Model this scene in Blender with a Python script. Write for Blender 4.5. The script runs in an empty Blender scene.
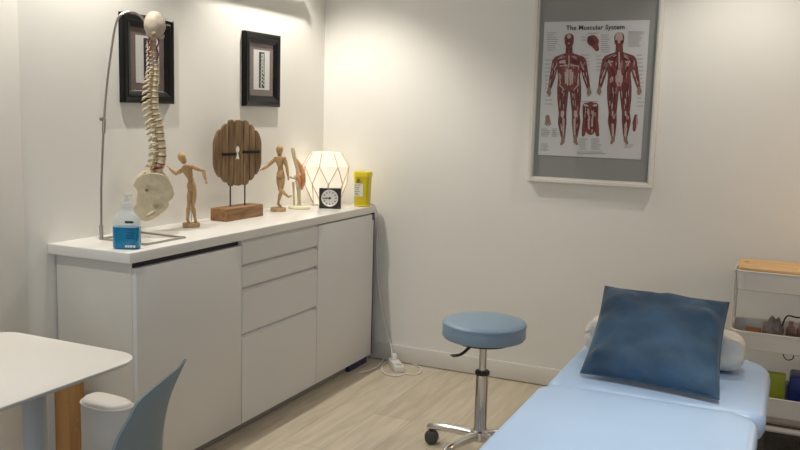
import bpy, bmesh, math, random
from mathutils import Vector, Matrix, noise
R = random.Random(7)
PI = math.pi
SC = bpy.context.scene
C = SC.collection

# ------------------------------------------------------------------ camera
CAM = Vector((2.43482, -4.21011, 1.38695))
RX = Vector((0.90681713, 0.42063857, 0.02731077))
UP = Vector((-0.07985215, 0.10780614, 0.99095987))
FW = Vector((-0.41389168, 0.90080021, -0.13134935))
FPX = 851.01
cd = bpy.data.cameras.new('camera'); cam = bpy.data.objects.new('camera', cd); C.objects.link(cam)
cd.sensor_fit = 'HORIZONTAL'; cd.sensor_width = 36; cd.lens = FPX * 36 / 800
cd.clip_start = 0.02; cd.shift_x = -1.2 / 800
cam.matrix_world = Matrix(((RX.x, UP.x, -FW.x, CAM.x), (RX.y, UP.y, -FW.y, CAM.y), (RX.z, UP.z, -FW.z, CAM.z), (0, 0, 0, 1)))
SC.camera = cam
# ------------------------------------------------------------------ world, light, exposure
vs = SC.view_settings
vs.view_transform = 'Standard'; vs.look = 'None'; vs.gamma = 1; vs.exposure = 0.58; vs.use_curve_mapping = False
W = bpy.data.worlds.new('world'); SC.world = W; W.use_nodes = True
W.node_tree.nodes['Background'].inputs[0].default_value = (0.86, 0.90, 1.0, 1)
W.node_tree.nodes['Background'].inputs[1].default_value = 0.14
def spot(name, loc, power, aim=None, angle=110, blend=0.7, size=0.04, col=(1.0, 0.94, 0.84)):
    l = bpy.data.lights.new(name, 'SPOT'); o = bpy.data.objects.new(name, l); C.objects.link(o)
    l.energy = power; l.spot_size = math.radians(angle); l.spot_blend = blend; l.shadow_soft_size = size; l.color = col
    o.location = loc
    d = (Vector(aim) - Vector(loc)) if aim else Vector((0, 0, -1))
    o.rotation_euler = d.to_track_quat('-Z', 'Y').to_euler()
    return o
ZC = 2.35
spot('downlight_counter', (0.24, -0.62, ZC - .01), 35, angle=118, blend=.6, size=.012)
spot('downlight_middle_left', (0.24, -1.85, ZC - .01), 27, angle=112, size=.015)
spot('downlight_front_left', (0.30, -3.1, ZC - .01), 26, angle=115, size=.03)
spot('downlight_back_right', (2.2, -0.45, ZC - .01), 17, angle=130, size=.03)
spot('downlight_table', (2.35, -2.15, ZC - .01), 66, angle=64, blend=.9, size=.05)
def area(name, loc, aim, sx, sy, power, col):
    l = bpy.data.lights.new(name, 'AREA'); o = bpy.data.objects.new(name, l); C.objects.link(o)
    l.shape = 'RECTANGLE'; l.size = sx; l.size_y = sy; l.energy = power; l.color = col; o.location = loc
    o.rotation_euler = (Vector(aim) - Vector(loc)).to_track_quat('-Z', 'Y').to_euler()
area('daylight_fill', (2.6, -6.0, 1.6), (1.4, -1.0, 0.7), 2.2, 1.6, 17, (0.68, 0.83, 1.0))  # added cool area light standing in for daylight; no window is built
l = bpy.data.lights.new('warm_lamp_light', 'POINT'); l.energy = 3.2; l.color = (1, .62, .32); l.shadow_soft_size = .08
o = bpy.data.objects.new('warm_lamp_light', l); o.location = (2.95, -0.62, 1.05); C.objects.link(o)

# ------------------------------------------------------------------ pixel -> place helpers (measuring the photograph)
def ray(px, py): return ((px - 401.2) / FPX) * RX - ((py - 225) / FPX) * UP + FW
def on(px, py, axis, v):
    d = ray(px, py); i = 'xyz'.index(axis)
    return CAM + d * ((v - CAM[i]) / d[i])
NV = Vector((-.414, .9, 0)).normalized()          # horizontal viewing direction
EV = Vector((.9, .414, 0)).normalized()           # across it
def onv(px, py, p0, depth=0):
    d = ray(px, py); p0 = Vector(p0) + NV * depth
    return CAM + d * ((p0 - CAM).dot(NV) / d.dot(NV))

# ------------------------------------------------------------------ materials
def mat(name, col, rough=.5, metal=0, var=0.05, scale=8, bump=0, bscale=60, **kw):
    m = bpy.data.materials.new(name); m.use_nodes = True
    nt = m.node_tree; b = nt.nodes['Principled BSDF']
    b.inputs['Roughness'].default_value = rough; b.inputs['Metallic'].default_value = metal
    tc = nt.nodes.new('ShaderNodeTexCoord')
    n = nt.nodes.new('ShaderNodeTexNoise'); n.inputs['Scale'].default_value = scale; n.inputs['Detail'].default_value = 4
    nt.links.new(tc.outputs['Object'], n.inputs['Vector'])
    r = nt.nodes.new('ShaderNodeValToRGB')
    r.color_ramp.elements[0].position = .3; r.color_ramp.elements[1].position = .7
    r.color_ramp.elements[0].color = tuple(c * (1 - var) for c in col) + (1,)
    r.color_ramp.elements[1].color = tuple(min(1, c * (1 + var)) for c in col) + (1,)
    nt.links.new(n.outputs['Fac'], r.inputs[0]); nt.links.new(r.outputs[0], b.inputs['Base Color'])
    if bump:
        n2 = nt.nodes.new('ShaderNodeTexNoise'); n2.inputs['Scale'].default_value = bscale; n2.inputs['Detail'].default_value = 3
        nt.links.new(tc.outputs['Object'], n2.inputs['Vector'])
        bp = nt.nodes.new('ShaderNodeBump'); bp.inputs['Strength'].default_value = bump; bp.inputs['Distance'].default_value = .01
        nt.links.new(n2.outputs['Fac'], bp.inputs['Height']); nt.links.new(bp.outputs[0], b.inputs['Normal'])
    for k, v in kw.items():
        b.inputs[k.replace('_', ' ')].default_value = v
    return m
def woodmat(name, c0, c1, axis='X', scale=18, rough=.5, stretch=.12):
    m = bpy.data.materials.new(name); m.use_nodes = True
    nt = m.node_tree; b = nt.nodes['Principled BSDF']; b.inputs['Roughness'].default_value = rough
    tc = nt.nodes.new('ShaderNodeTexCoord'); mp = nt.nodes.new('ShaderNodeMapping')
    mp.inputs['Scale'].default_value = [stretch if a == axis else 1 for a in 'XYZ']
    n = nt.nodes.new('ShaderNodeTexNoise'); n.inputs['Scale'].default_value = scale * 3; n.inputs['Detail'].default_value = 6; n.inputs['Distortion'].default_value = .6
    r = nt.nodes.new('ShaderNodeValToRGB'); r.color_ramp.elements[0].position = .35; r.color_ramp.elements[1].position = .68
    r.color_ramp.elements[0].color = (*c0, 1); r.color_ramp.elements[1].color = (*c1, 1)
    L = nt.links.new
    L(tc.outputs['Object'], mp.inputs[0]); L(mp.outputs[0], n.inputs['Vector']); L(n.outputs['Fac'], r.inputs[0]); L(r.outputs[0], b.inputs['Base Color'])
    bp = nt.nodes.new('ShaderNodeBump'); bp.inputs['Strength'].default_value = .15; bp.inputs['Distance'].default_value = .004
    L(n.outputs['Fac'], bp.inputs['Height']); L(bp.outputs[0], b.inputs['Normal'])
    return m
def floormat():
    m = bpy.data.materials.new('laminate_floor'); m.use_nodes = True
    nt = m.node_tree; b = nt.nodes['Principled BSDF']; b.inputs['Roughness'].default_value = .42
    L = nt.links.new; N = nt.nodes.new
    tc = N('ShaderNodeTexCoord'); mp = N('ShaderNodeMapping'); mp.inputs['Rotation'].default_value = (0, 0, PI / 2)
    L(tc.outputs['Object'], mp.inputs[0])
    br = N('ShaderNodeTexBrick'); br.inputs['Scale'].default_value = 1; br.inputs['Brick Width'].default_value = 1.28; br.inputs['Row Height'].default_value = .19
    br.inputs['Mortar Size'].default_value = .0012; br.inputs['Mortar Smooth'].default_value = .2; br.offset = .37
    br.inputs['Color1'].default_value = (.63, .56, .445, 1); br.inputs['Color2'].default_value = (.56, .49, .38, 1); br.inputs['Mortar'].default_value = (.36, .30, .24, 1)
    L(mp.outputs[0], br.inputs['Vector'])
    m2 = N('ShaderNodeMapping'); m2.inputs['Scale'].default_value = (1, .1, 1); L(tc.outputs['Object'], m2.inputs[0])
    n = N('ShaderNodeTexNoise'); n.inputs['Scale'].default_value = 26; n.inputs['Detail'].default_value = 8; n.inputs['Distortion'].default_value = .9; L(m2.outputs[0], n.inputs['Vector'])
    r = N('ShaderNodeValToRGB'); r.color_ramp.elements[0].position = .3; r.color_ramp.elements[1].position = .72
    r.color_ramp.elements[0].color = (.82, .80, .78, 1); r.color_ramp.elements[1].color = (1.08, 1.07, 1.06, 1); L(n.outputs['Fac'], r.inputs[0])
    mx = N('ShaderNodeMix'); mx.data_type = 'RGBA'; mx.blend_type = 'MULTIPLY'; mx.inputs[0].default_value = 1
    L(br.outputs['Color'], mx.inputs[6]); L(r.outputs[0], mx.inputs[7]); L(mx.outputs[2], b.inputs['Base Color'])
    bp = N('ShaderNodeBump'); bp.inputs['Strength'].default_value = .08; bp.inputs['Distance'].default_value = .003
    L(n.outputs['Fac'], bp.inputs['Height']); L(bp.outputs[0], b.inputs['Normal'])
    return m
def glassmat(name, tint=(1, 1, 1), keep=.985, rough=.02):
    m = bpy.data.materials.new(name); m.use_nodes = True; nt = m.node_tree; nt.nodes.clear()
    N = nt.nodes.new; L = nt.links.new
    o = N('ShaderNodeOutputMaterial'); t = N('ShaderNodeBsdfTransparent'); g = N('ShaderNodeBsdfGlossy'); f = N('ShaderNodeLayerWeight'); mx = N('ShaderNodeMixShader')
    t.inputs[0].default_value = (*[c * keep for c in tint], 1); g.inputs['Roughness'].default_value = rough; f.inputs[0].default_value = .5
    p = N('ShaderNodeMath'); p.operation = 'POWER'; p.inputs[1].default_value = 5; q = N('ShaderNodeMath'); q.operation = 'MULTIPLY_ADD'; q.inputs[1].default_value = .5; q.inputs[2].default_value = .025
    L(f.outputs['Facing'], p.inputs[0]); L(p.outputs[0], q.inputs[0])
    L(q.outputs[0], mx.inputs[0]); L(t.outputs[0], mx.inputs[1]); L(g.outputs[0], mx.inputs[2]); L(mx.outputs[0], o.inputs[0])
    return m
def frosted(name, col, keep):
    m = bpy.data.materials.new(name); m.use_nodes = True; nt = m.node_tree; b = nt.nodes['Principled BSDF']
    b.inputs['Base Color'].default_value = (*col, 1); b.inputs['Roughness'].default_value = .15
    N = nt.nodes.new; L = nt.links.new
    t = N('ShaderNodeBsdfTransparent'); mx = N('ShaderNodeMixShader'); mx.inputs[0].default_value = keep
    L(b.outputs[0], mx.inputs[1]); L(t.outputs[0], mx.inputs[2]); L(mx.outputs[0], nt.nodes['Material Output'].inputs[0])
    return m
def shademat():
    m = bpy.data.materials.new('lamp_paper'); m.use_nodes = True; nt = m.node_tree; nt.nodes.clear()
    N = nt.nodes.new; L = nt.links.new
    o = N('ShaderNodeOutputMaterial'); d = N('ShaderNodeBsdfDiffuse'); e = N('ShaderNodeEmission'); a = N('ShaderNodeAddShader')
    t = N('ShaderNodeBsdfTransparent'); mx = N('ShaderNodeMixShader'); mx.inputs[0].default_value = .22
    d.inputs[0].default_value = (.62, .6, .56, 1); e.inputs[0].default_value = (1, .95, .87, 1); e.inputs[1].default_value = .13
    L(d.outputs[0], a.inputs[0]); L(e.outputs[0], a.inputs[1]); L(a.outputs[0], mx.inputs[1]); L(t.outputs[0], mx.inputs[2]); L(mx.outputs[0], o.inputs[0])
    return m
M = {}
M['wall'] = mat('white_wall_paint', (.80, .783, .735), .75, var=.012, scale=3, bump=.02, bscale=180)
M['ceiling'] = mat('ceiling_paint', (.8, .79, .77), .8, var=.01)
M['floor'] = floormat()
M['base'] = mat('baseboard_paint', (.72, .69, .64), .4, var=.01)
M['lam'] = mat('white_laminate', (.72, .715, .70), .38, var=.01, scale=4)
M['carcass'] = mat('cabinet_side', (.70, .67, .61), .45, var=.012, scale=4)
M['rail'] = mat('grey_grip_rail', (.58, .58, .57), .4, var=.02)
M['dark'] = mat('gap_shade', (.02, .02, .025), .6, var=.1)  # near-black fill painting the shade in the door recess and lid hole
M['worktop'] = mat('white_worktop', (.80, .78, .74), .3, var=.012, scale=5)
M['plinth'] = mat('grey_plinth', (.30, .29, .27), .4, var=.03)
M['bluefoot_shade'] = mat('blue_plastic_and_shade', (.012, .018, .10), .4)  # the foot's own blue; also paints the navy shade at the cabinet end
M['black'] = mat('black_frame', (.004, .004, .0045), .42, var=.2, Specular_IOR_Level=.3)
M['mauve'] = mat('brown_mat_board', (.20, .15, .135), .8, var=.06)
M['paper'] = mat('white_card', (.72, .71, .69), .8, var=.01)
M['ink'] = mat('black_ink', (.025, .025, .025), .7, var=.15)
M['chalk'] = mat('white_ornament', (.6, .6, .58), .8)
M['bone'] = mat('ivory_bone', (.64, .54, .365), .45, var=.12, scale=40, bump=.1, bscale=120)
M['skull'] = mat('pale_bone', (.46, .40, .32), .55, var=.12, scale=60, bump=.12, bscale=150)
M['disc'] = mat('spinal_disc_brown', (.30, .19, .10), .5, var=.15)
M['nerve'] = mat('nerve_orange', (.45, .24, .06), .5)
M['darkred'] = mat('dark_red_disc', (.20, .008, .02), .4)
M['steel'] = mat('brushed_steel', (.42, .39, .35), .35, 1, var=.06, scale=30)
M['chrome'] = mat('polished_chrome', (.72, .71, .70), .12, 1, var=.02)
M['manwood'] = woodmat('mannequin_wood', (.44, .27, .12), (.60, .40, .20), 'Z', 10, .45)
M['plank'] = woodmat('weathered_planks', (.15, .085, .04), (.31, .20, .10), 'Z', 16, .75)
M['block'] = woodmat('brown_wood_block', (.20, .095, .035), (.36, .19, .08), 'Y', 16, .6)
M['pine'] = woodmat('orange_pine', (.27, .125, .035), (.44, .235, .08), 'Z', 7, .5)
M['bamboo'] = woodmat('bamboo_lid', (.68, .40, .16), (.80, .52, .24), 'X', 12, .4)
M['iron'] = mat('black_iron', (.012, .011, .012), .5, .3)
M['lampshade'] = shademat()
M['gold'] = mat('wooden_edge_strip', (.46, .33, .18), .5, var=.1)
M['clockblack'] = mat('black_clock_case', (.012, .011, .010), .4)
M['clockface'] = mat('clock_dial', (.72, .70, .66), .6, var=.01)
M['clockring'] = mat('clock_ring', (.75, .74, .70), .3, .3)
M['yellow'] = mat('yellow_plastic', (.70, .56, .01), .35, var=.03)
M['yellowlid'] = mat('yellow_lid', (.76, .62, .02), .35, var=.03)
M['label'] = mat('label_paper', (.78, .76, .62), .6, var=.02)
M['printgrey'] = mat('grey_print', (.32, .31, .29), .8)
M['orange'] = mat('muscle_orange', (.70, .30, .13), .45, var=.15, scale=30)
M['kneebase'] = mat('pale_yellow_base', (.80, .77, .55), .4)
M['white'] = mat('white_plastic', (.78, .77, .74), .35, var=.01)
M['cable'] = mat('white_cable', (.74, .71, .66), .45, var=.01)
M['sock'] = mat('socket_grey', (.45, .43, .40), .5)
M['stoolv'] = mat('dusty_blue_vinyl', (.23, .33, .445), .42, var=.03, bump=.04, bscale=300)
M['bedv'] = mat('light_blue_vinyl', (.41, .565, .80), .38, var=.012, bump=.03, bscale=320)
M['velvet'] = mat('navy_velvet', (.036, .082, .145), .8, var=.38, scale=7, bump=.15, bscale=40, Sheen_Weight=.22, Sheen_Roughness=.35)
M['towel'] = mat('white_towel', (.74, .71, .66), .9, var=.04, scale=20, bump=.4, bscale=70)
M['chairp'] = mat('grey_blue_plastic', (.20, .25, .268), .42, var=.015)
M['table'] = mat('white_table_top', (.80, .775, .735), .38, var=.01)
M['tabedge'] = mat('table_edge', (.60, .59, .57), .45)
M['pole'] = mat('grey_powder_coat', (.46, .455, .45), .4, var=.01)
M['bolster'] = mat('white_vinyl', (.66, .63, .585), .45, var=.02, bump=.15, bscale=25)
M['cart'] = mat('white_powder_coat', (.70, .68, .64), .4, var=.01)
M['rubber'] = mat('black_rubber', (.02, .02, .021), .5)
M['caster'] = mat('caster_grey', (.06, .06, .058), .4)
M['greymat'] = mat('grey_backing', (.30, .295, .28), .85, var=.015)
M['frame'] = mat('cream_frame', (.74, .71, .64), .4, var=.01)
M['posterp'] = mat('poster_paper', (.66, .65, .645), .7, var=.01)
M['glass'] = glassmat('picture_glass')
M['bottle'] = frosted('clear_bottle', (.66, .80, .84), .72)
M['liquid'] = mat('blue_gel', (.0, .21, .42), .18, var=.03)
M['pump'] = frosted('clear_pump', (.72, .76, .76), .72)
M['p_out'] = mat('print_dark_brown', (.085, .035, .03), .8)
M['p_red'] = mat('print_muscle_red', (.215, .042, .034), .8, var=.25, scale=90)
M['p_dred'] = mat('print_deep_red', (.11, .02, .018), .8, var=.2, scale=90)
M['p_pale'] = mat('print_tendon', (.54, .40, .36), .8, var=.15, scale=90)
M['p_skin'] = mat('print_hand', (.27, .17, .13), .8)
M['p_text'] = mat('print_text', (.33, .32, .315), .8)
M['lime'] = mat('lime_plastic', (.36, .40, .02), .5)
M['bluebox'] = mat('deep_blue_plastic', (.008, .022, .16), .35)
M['pink'] = mat('dusty_pink', (.42, .20, .16), .5)
M['greyc'] = mat('grey_cloth', (.24, .21, .19), .8, bump=.3, bscale=50)
M['teal'] = mat('grey_plastic', (.20, .24, .24), .5)
M['ledge'] = mat('ledge_paint', (.78, .76, .73), .6, var=.01)

# ------------------------------------------------------------------ mesh building
class MB:
    def __init__(s): s.bm = bmesh.new()
    def _new(s, f):
        a = len(s.bm.verts); f(); s.bm.verts.ensure_lookup_table(); return [s.bm.verts[i] for i in range(a, len(s.bm.verts))]
    def box(s, lo, hi, bev=0, seg=2, mtx=None):
        t = bmesh.new(); bmesh.ops.create_cube(t, size=1)
        lo = Vector(lo); hi = Vector(hi)
        for v in t.verts: v.co = Vector([(lo[i] + hi[i]) / 2 + v.co[i] * (hi[i] - lo[i]) for i in range(3)])
        if bev: bmesh.ops.bevel(t, geom=t.edges[:] , offset=bev, segments=seg, affect='EDGES', profile=.5)
        s.add(t, mtx); return s
    def add(s, t, mtx=None):
        if mtx is not None: t.transform(mtx)
        me = bpy.data.meshes.new('tmp'); t.to_mesh(me); t.free(); s.bm.from_mesh(me); bpy.data.meshes.remove(me)
    def rings(s, rings, cap=True, closed=True):
        V = [[s.bm.verts.new(p) for p in r] for r in rings]
        n = len(V[0])
        for a, b in zip(V, V[1:]):
            for i in range(n if closed else n - 1):
                j = (i + 1) % n
                try: s.bm.faces.new((a[i], a[j], b[j], b[i]))
                except ValueError: pass
        if cap:
            for r, rev in ((V[0], True), (V[-1], False)):
                try: s.bm.faces.new(r[::-1] if rev else r)
                except ValueError: pass
        return s
    def tube(s, pts, r, n=8, closed=False, flat=None):
        pts = [Vector(p) for p in pts]; k = len(pts); rr = r if isinstance(r, (list, tuple)) else [r] * k
        prev = None; rings = []
        for i, p in enumerate(pts):
            if closed: t = pts[(i + 1) % k] - pts[i - 1]
            else: t = pts[min(i + 1, k - 1)] - pts[max(i - 1, 0)]
            t.normalize()
            if prev is None:
                a = Vector((0, 0, 1)) if abs(t.z) < .9 else Vector((1, 0, 0))
                u = t.cross(a).normalized()
            else:
                u = (prev - t * prev.dot(t)).normalized()
            prev = u; v = t.cross(u)
            fy = flat or 1
            rings.append([p + u * math.cos(2 * PI * q / n) * rr[i] + v * math.sin(2 * PI * q / n) * rr[i] * fy for q in range(n)])
        if closed: rings.append(rings[0]); 
        s.rings(rings, cap=not closed)
        if closed: bmesh.ops.remove_doubles(s.bm, verts=s.bm.verts[:], dist=1e-6)
        return s
    def lathe(s, prof, n=32, mtx=None):
        t = MB(); t.rings([[Vector((r * math.cos(2 * PI * i / n), r * math.sin(2 * PI * i / n), z)) for i in range(n)] for r, z in prof])
        s.add(t.bm, mtx); return s
    def ell(s, c, rad, mtx=None, n=20, m=12):
        t = bmesh.new(); bmesh.ops.create_uvsphere(t, u_segments=n, v_segments=m, radius=1)
        t.transform(Matrix.Translation(Vector(c)) @ (mtx.to_4x4() if mtx else Matrix()) @ Matrix.Diagonal((*rad, 1)))
        s.add(t); return s
    def seg(s, p0, p1, prof, n=14, flat=1):
        """turned segment from p0 to p1: prof = [(t, r)]"""
        p0 = Vector(p0); p1 = Vector(p1); d = p1 - p0
        s.tube([p0 + d * t for t, r in prof], [max(r, 1e-4) for t, r in prof], n, flat=flat); return s
    def prism(s, poly, z0, z1, mtx=None):
        t = MB(); t.rings([[Vector((x, y, z0)) for x, y in poly], [Vector((x, y, z1)) for x, y in poly]]); s.add(t.bm, mtx); return s
    def flat(s, poly, z, mtx=None):
        vs_ = [s.bm.verts.new((mtx @ Vector((x, y, z))) if mtx else (x, y, z)) for x, y in poly]; s.bm.faces.new(vs_); return s
    def build(s, name, m, parent=None, smooth=40, loc=None):
        bmesh.ops.recalc_face_normals(s.bm, faces=s.bm.faces[:])
        me = bpy.data.meshes.new(name); s.bm.to_mesh(me); s.bm.free()
        me.materials.append(M[m] if isinstance(m, str) else m)
        if smooth:
            me.polygons.foreach_set('use_smooth', [True] * len(me.polygons)); me.set_sharp_from_angle(angle=math.radians(smooth))
        o = bpy.data.objects.new(name, me); C.objects.link(o)
        if parent: o.parent = parent
        if loc: o.location = loc
        return o
def thing(name, label, cat, loc=(0, 0, 0), rz=0, group=None):
    o = bpy.data.objects.new(name, None); C.objects.link(o); o.empty_display_size = .05
    o.location = loc; o.rotation_euler = (0, 0, rz)
    return tag(o, label, cat, group)
def tag(o, label, cat, group=None, kind=None):
    o['label'] = label; o['category'] = cat
    if group: o['group'] = group
    if kind: o['kind'] = kind
    return o
def struct(o): o['kind'] = 'structure'; return o
def partlabel(o, l): o['label'] = l; return o
def outline(loops, half, bev=0, res=1):
    """flat shape with holes, extruded +-half in z -> bmesh"""
    cu = bpy.data.curves.new('tmp', 'CURVE'); cu.dimensions = '2D'; cu.fill_mode = 'BOTH'; cu.extrude = half; cu.bevel_depth = bev; cu.bevel_resolution = 1
    for L in loops:
        sp = cu.splines.new('POLY'); sp.points.add(len(L) - 1); sp.use_cyclic_u = True
        for p, q in zip(sp.points, L): p.co = (q[0], q[1], 0, 1)
    return frm(bpy.data.objects.new('tmp', cu))
def frm(ob):
    C.objects.link(ob); dg = bpy.context.evaluated_depsgraph_get()
    me = bpy.data.meshes.new_from_object(ob.evaluated_get(dg)); bm = bmesh.new(); bm.from_mesh(me)
    data = ob.data; bpy.data.objects.remove(ob); bpy.data.meshes.remove(me)
    (bpy.data.curves.remove(data) if isinstance(data, bpy.types.Curve) else bpy.data.meshes.remove(data))
    bmesh.ops.remove_doubles(bm, verts=bm.verts[:], dist=1e-6)
    return bm
def text(body, size, bold=0, depth=0, space=1.0):
    cu = bpy.data.curves.new('tmp', 'FONT'); cu.body = body; cu.size = size; cu.offset = bold; cu.extrude = depth; cu.align_x = 'CENTER'; cu.space_character = space; cu.resolution_u = 3
    return frm(bpy.data.objects.new('tmp', cu))
def remeshed(bm, voxel, smooth_it=6):
    me = bpy.data.meshes.new('tmp'); bm.to_mesh(me); bm.free(); ob = bpy.data.objects.new('tmp', me)
    md = ob.modifiers.new('r', 'REMESH'); md.mode = 'VOXEL'; md.voxel_size = voxel
    sm = ob.modifiers.new('s', 'SMOOTH'); sm.iterations = smooth_it; sm.factor = .5
    return frm(ob)
def rrect(x0, y0, x1, y1, r, n=6):
    P = []
    for cx, cy, a in ((x1 - r, y1 - r, 0), (x0 + r, y1 - r, 90), (x0 + r, y0 + r, 180), (x1 - r, y0 + r, 270)):
        for i in range(n + 1):
            t = math.radians(a + 90 * i / n); P.append((cx + r * math.cos(t), cy + r * math.sin(t)))
    return P
def basis(o, x, y, z):
    return Matrix(((x[0], y[0], z[0], o[0]), (x[1], y[1], z[1], o[1]), (x[2], y[2], z[2], o[2]), (0, 0, 0, 1)))
def smoothpath(pts, k=6):
    pts = [Vector(p) for p in pts]; out = []
    for i in range(len(pts) - 1):
        p0 = pts[max(i - 1, 0)]; p1 = pts[i]; p2 = pts[i + 1]; p3 = pts[min(i + 2, len(pts) - 1)]
        for j in range(k):
            t = j / k
            out.append(.5 * ((2 * p1) + (p2 - p0) * t + (2 * p0 - 5 * p1 + 4 * p2 - p3) * t * t + (3 * p1 - p0 - 3 * p2 + p3) * t ** 3))
    return out + [pts[-1]]

# ------------------------------------------------------------------ setting
XR, YF = 4.3, -6.2
struct(MB().box((-.1, YF, -.1), (XR, .1, 0)).build('floor', 'floor', smooth=0))
struct(MB().box((-.1, YF, ZC), (XR, .1, ZC + .1)).build('ceiling', 'ceiling', smooth=0))
struct(MB().box((-.1, YF, 0), (0, .1, ZC)).build('wall_left', 'wall', smooth=0))
struct(MB().box((0, 0, 0), (XR, .1, ZC)).build('wall_back', 'wall', smooth=0))
struct(MB().box((XR, YF, 0), (XR + .1, .1, ZC)).build('wall_right', 'wall', smooth=0))
struct(MB().box((0.0, -.014, 0.004), (XR, 0, .097), .003).build('baseboard_back', 'base', smooth=30))
struct(MB().box((0, YF, 0), (.014, -2.1, .097), .003).build('baseboard_left', 'base', smooth=30))
# shallow wall panel at the left edge of the photo
struct(MB().box((0, -3.4, 0.1), (.010, -2.085, ZC), .003).build('trim_1', 'wall', smooth=30))
# slim rail carried clear of the left wall, above the top of the photo; its shadow crosses the wall
q = MB(); q.box((.080, -2.6, 2.061), (.102, -.372, 2.083), .002); q.box((.078, -.374, 2.056), (.105, -.352, 2.084), .002)
for y_ in (-2.4, -1.5): q.box((0, y_ - .01, 2.060), (.09, y_ + .01, 2.072))
struct(q.build('trim_2', 'ledge', smooth=30))

# ------------------------------------------------------------------ sideboard
D = .386; HC = .88; ZT = HC - .037; FX = .374; ZB = .05
yA, yB, yC_, yD = -1.945, -1.316, -.697, -.100
def cabinet(name, label, y0, y1):
    t = thing(name, label, 'cabinet', (0, (y0 + y1) / 2, 0), 0, 'base cabinets of the white sideboard')
    h = (y1 - y0) / 2
    MB().box((.006, -h + .0005, ZB), (FX - .0125, h - .0005, ZT), .001).build('cabinet_body', 'carcass', t, 30)
    MB().box((.06, -h + .002, 0.0), (.338, h - (.002 if y1 < -.2 else .14), ZB), 0).build('plinth', 'plinth', t, 0)
    return t, h
t, h = cabinet('base_cabinet', 'white cabinet with one wide door at the near left end of sideboard', yA, yB)
MB().box((FX - .012, -h + .001, ZB), (FX + .008, h - .002, ZT - .022), .0015).build('door', 'lam', t, 30)
MB().box((FX - .0128, -h + .004, ZT - .03), (FX - .0118, h - .002, ZT - .001)).build('grip_recess', 'dark', t, 0)  # dark strip painting the shade in the gap above the door
t, h = cabinet('base_cabinet', 'white cabinet with a stack of four drawers in middle of sideboard', yB, yC_)
zs = [ZT - .004, .74, .642, .443, ZB]
for i in range(4):
    top = zs[i] - (.012 if i else 0)
    fr = MB()
    poly = [(FX - .0118, zs[i + 1] + .001), (FX + .008, zs[i + 1] + .001), (FX + .008, top - .012), (FX - .004, top), (FX - .0118, top)]
    mtx = basis((0, 0, 0), (1, 0, 0), (0, 0, 1), (0, 1, 0))
    fr.prism(poly, -h + .002, h - .002, mtx)
    d = fr.build('drawer', 'lam', t, 20)
    if i:
        MB().box((FX - .0122, -h + .003, zs[i] - .0115), (FX - .006, h - .003, zs[i] - .0002)).build('grip_rail', 'rail', d, 0)
        MB().box((FX - .005, h - .012, zs[i] - .013), (FX + .0075, h - .004, zs[i] - .0005)).build('rail_end', 'rail', d, 0)
t, h = cabinet('base_cabinet', 'white cabinet with a single door at the far end by the back wall', yC_, yD)
MB().box((FX - .012, -h + .003, ZB), (FX + .008, h - .001, ZT - .008), .0015).build('door', 'lam', t, 30)
MB().box((FX - .0128, -h + .004, ZT - .022), (FX - .0118, h - .002, ZT - .001)).build('grip_recess', 'rail', t, 0)
MB().box((FX - .003, h - .020, ZT - .04), (FX + .0085, h - .0005, ZT - .008), .001).build('hinge_notch', 'bluefoot_shade', t, 0)
MB().box((.02, h, ZB + .005), (FX + .009, h + .008, ZT - .002)).build('end_shade_panel', 'bluefoot_shade', t, 0)  # navy sheet painting the deep shade between cabinet end and back wall
MB().box((.25, h - .21, 0), (.360, h - .004, ZB), .004).build('cabinet_foot', 'bluefoot_shade', t, 30)
w = MB().box((.0005, -1.978, ZT), (D, -.0906, HC), .002).build('worktop', 'worktop', None, 30)
tag(w, 'long white worktop lying over the three base cabinets', 'worktop')

# ------------------------------------------------------------------ framed pictures on the left wall
def picture(label, y0, y1, z0, z1, motif):
    t = thing('framed_picture', label, 'picture', (0, (y0 + y1) / 2, (z0 + z1) / 2), 0, 'black framed pictures on the left wall')
    hy, hz = (y1 - y0) / 2, (z1 - z0) / 2
    mx = basis((0, 0, 0), (0, 1, 0), (0, 0, 1), (1, 0, 0))
    f = MB(); fw = .052
    prof = [(0, .0), (0, .020), (.010, .026), (.024, .022), (.028, .024), (.045, .018), (fw, .0125), (fw, 0)]
    rings = []
    for d, x in prof:
        rings.append([Vector((x, sy * (hy - d), sz * (hz - d))) for sy, sz in ((-1, -1), (1, -1), (1, 1), (-1, 1))])
    f.rings(rings, cap=False); f.build('frame', 'black', t, 25)
    MB().box((.001, -hy + fw - .004, -hz + fw - .004), (.009, hy - fw + .004, hz - fw + .004)).build('mat_board', 'mauve', t, 0)
    a, b = hy * .45, hz * .54
    inner = MB().box((.0092, -a, -b), (.0105, a, b)).build('card', 'paper', t, 0)
    c, d = hy * .155, hz * .49
    s = MB().box((.0106, -c, -d), (.0112, c, d)).build('black_strip', 'ink', t, 0)
    m = MB()
    for q in range(9):                                   # rows of small pale scrolls
        z = -d + (q + .6) * 2 * d / 9.6; r0 = c * (.62 - .035 * q)
        ring = [(r0 * math.cos(k * .55) * (1 - k * .05), z + r0 * math.sin(k * .55) * (1 - k * .05)) for k in range(9)]
        m.tube([(  .0114, y + c * .1, zz) for y, zz in ring], .0035, 5)
    m.tube([(.0116, c * .55, -d * .2), (.0116, c * .35, d * .5), (.0116, c * .6, d * .9)], .003, 5)
    m.build('ornament', 'chalk', s)
    MB().box((.0118, -hy + fw - .003, -hz + fw - .003), (.0124, hy - fw + .003, hz - fw + .003)).build('glass_pane', 'glass', t, 0)
picture('black framed picture with brown mat hanging behind the spine model', -1.602, -1.298, 1.395, 1.745, 0)
picture('black framed picture with brown mat hanging alone above the keyhole sculpture', -.786, -.480, 1.396, 1.752, 1)

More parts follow.
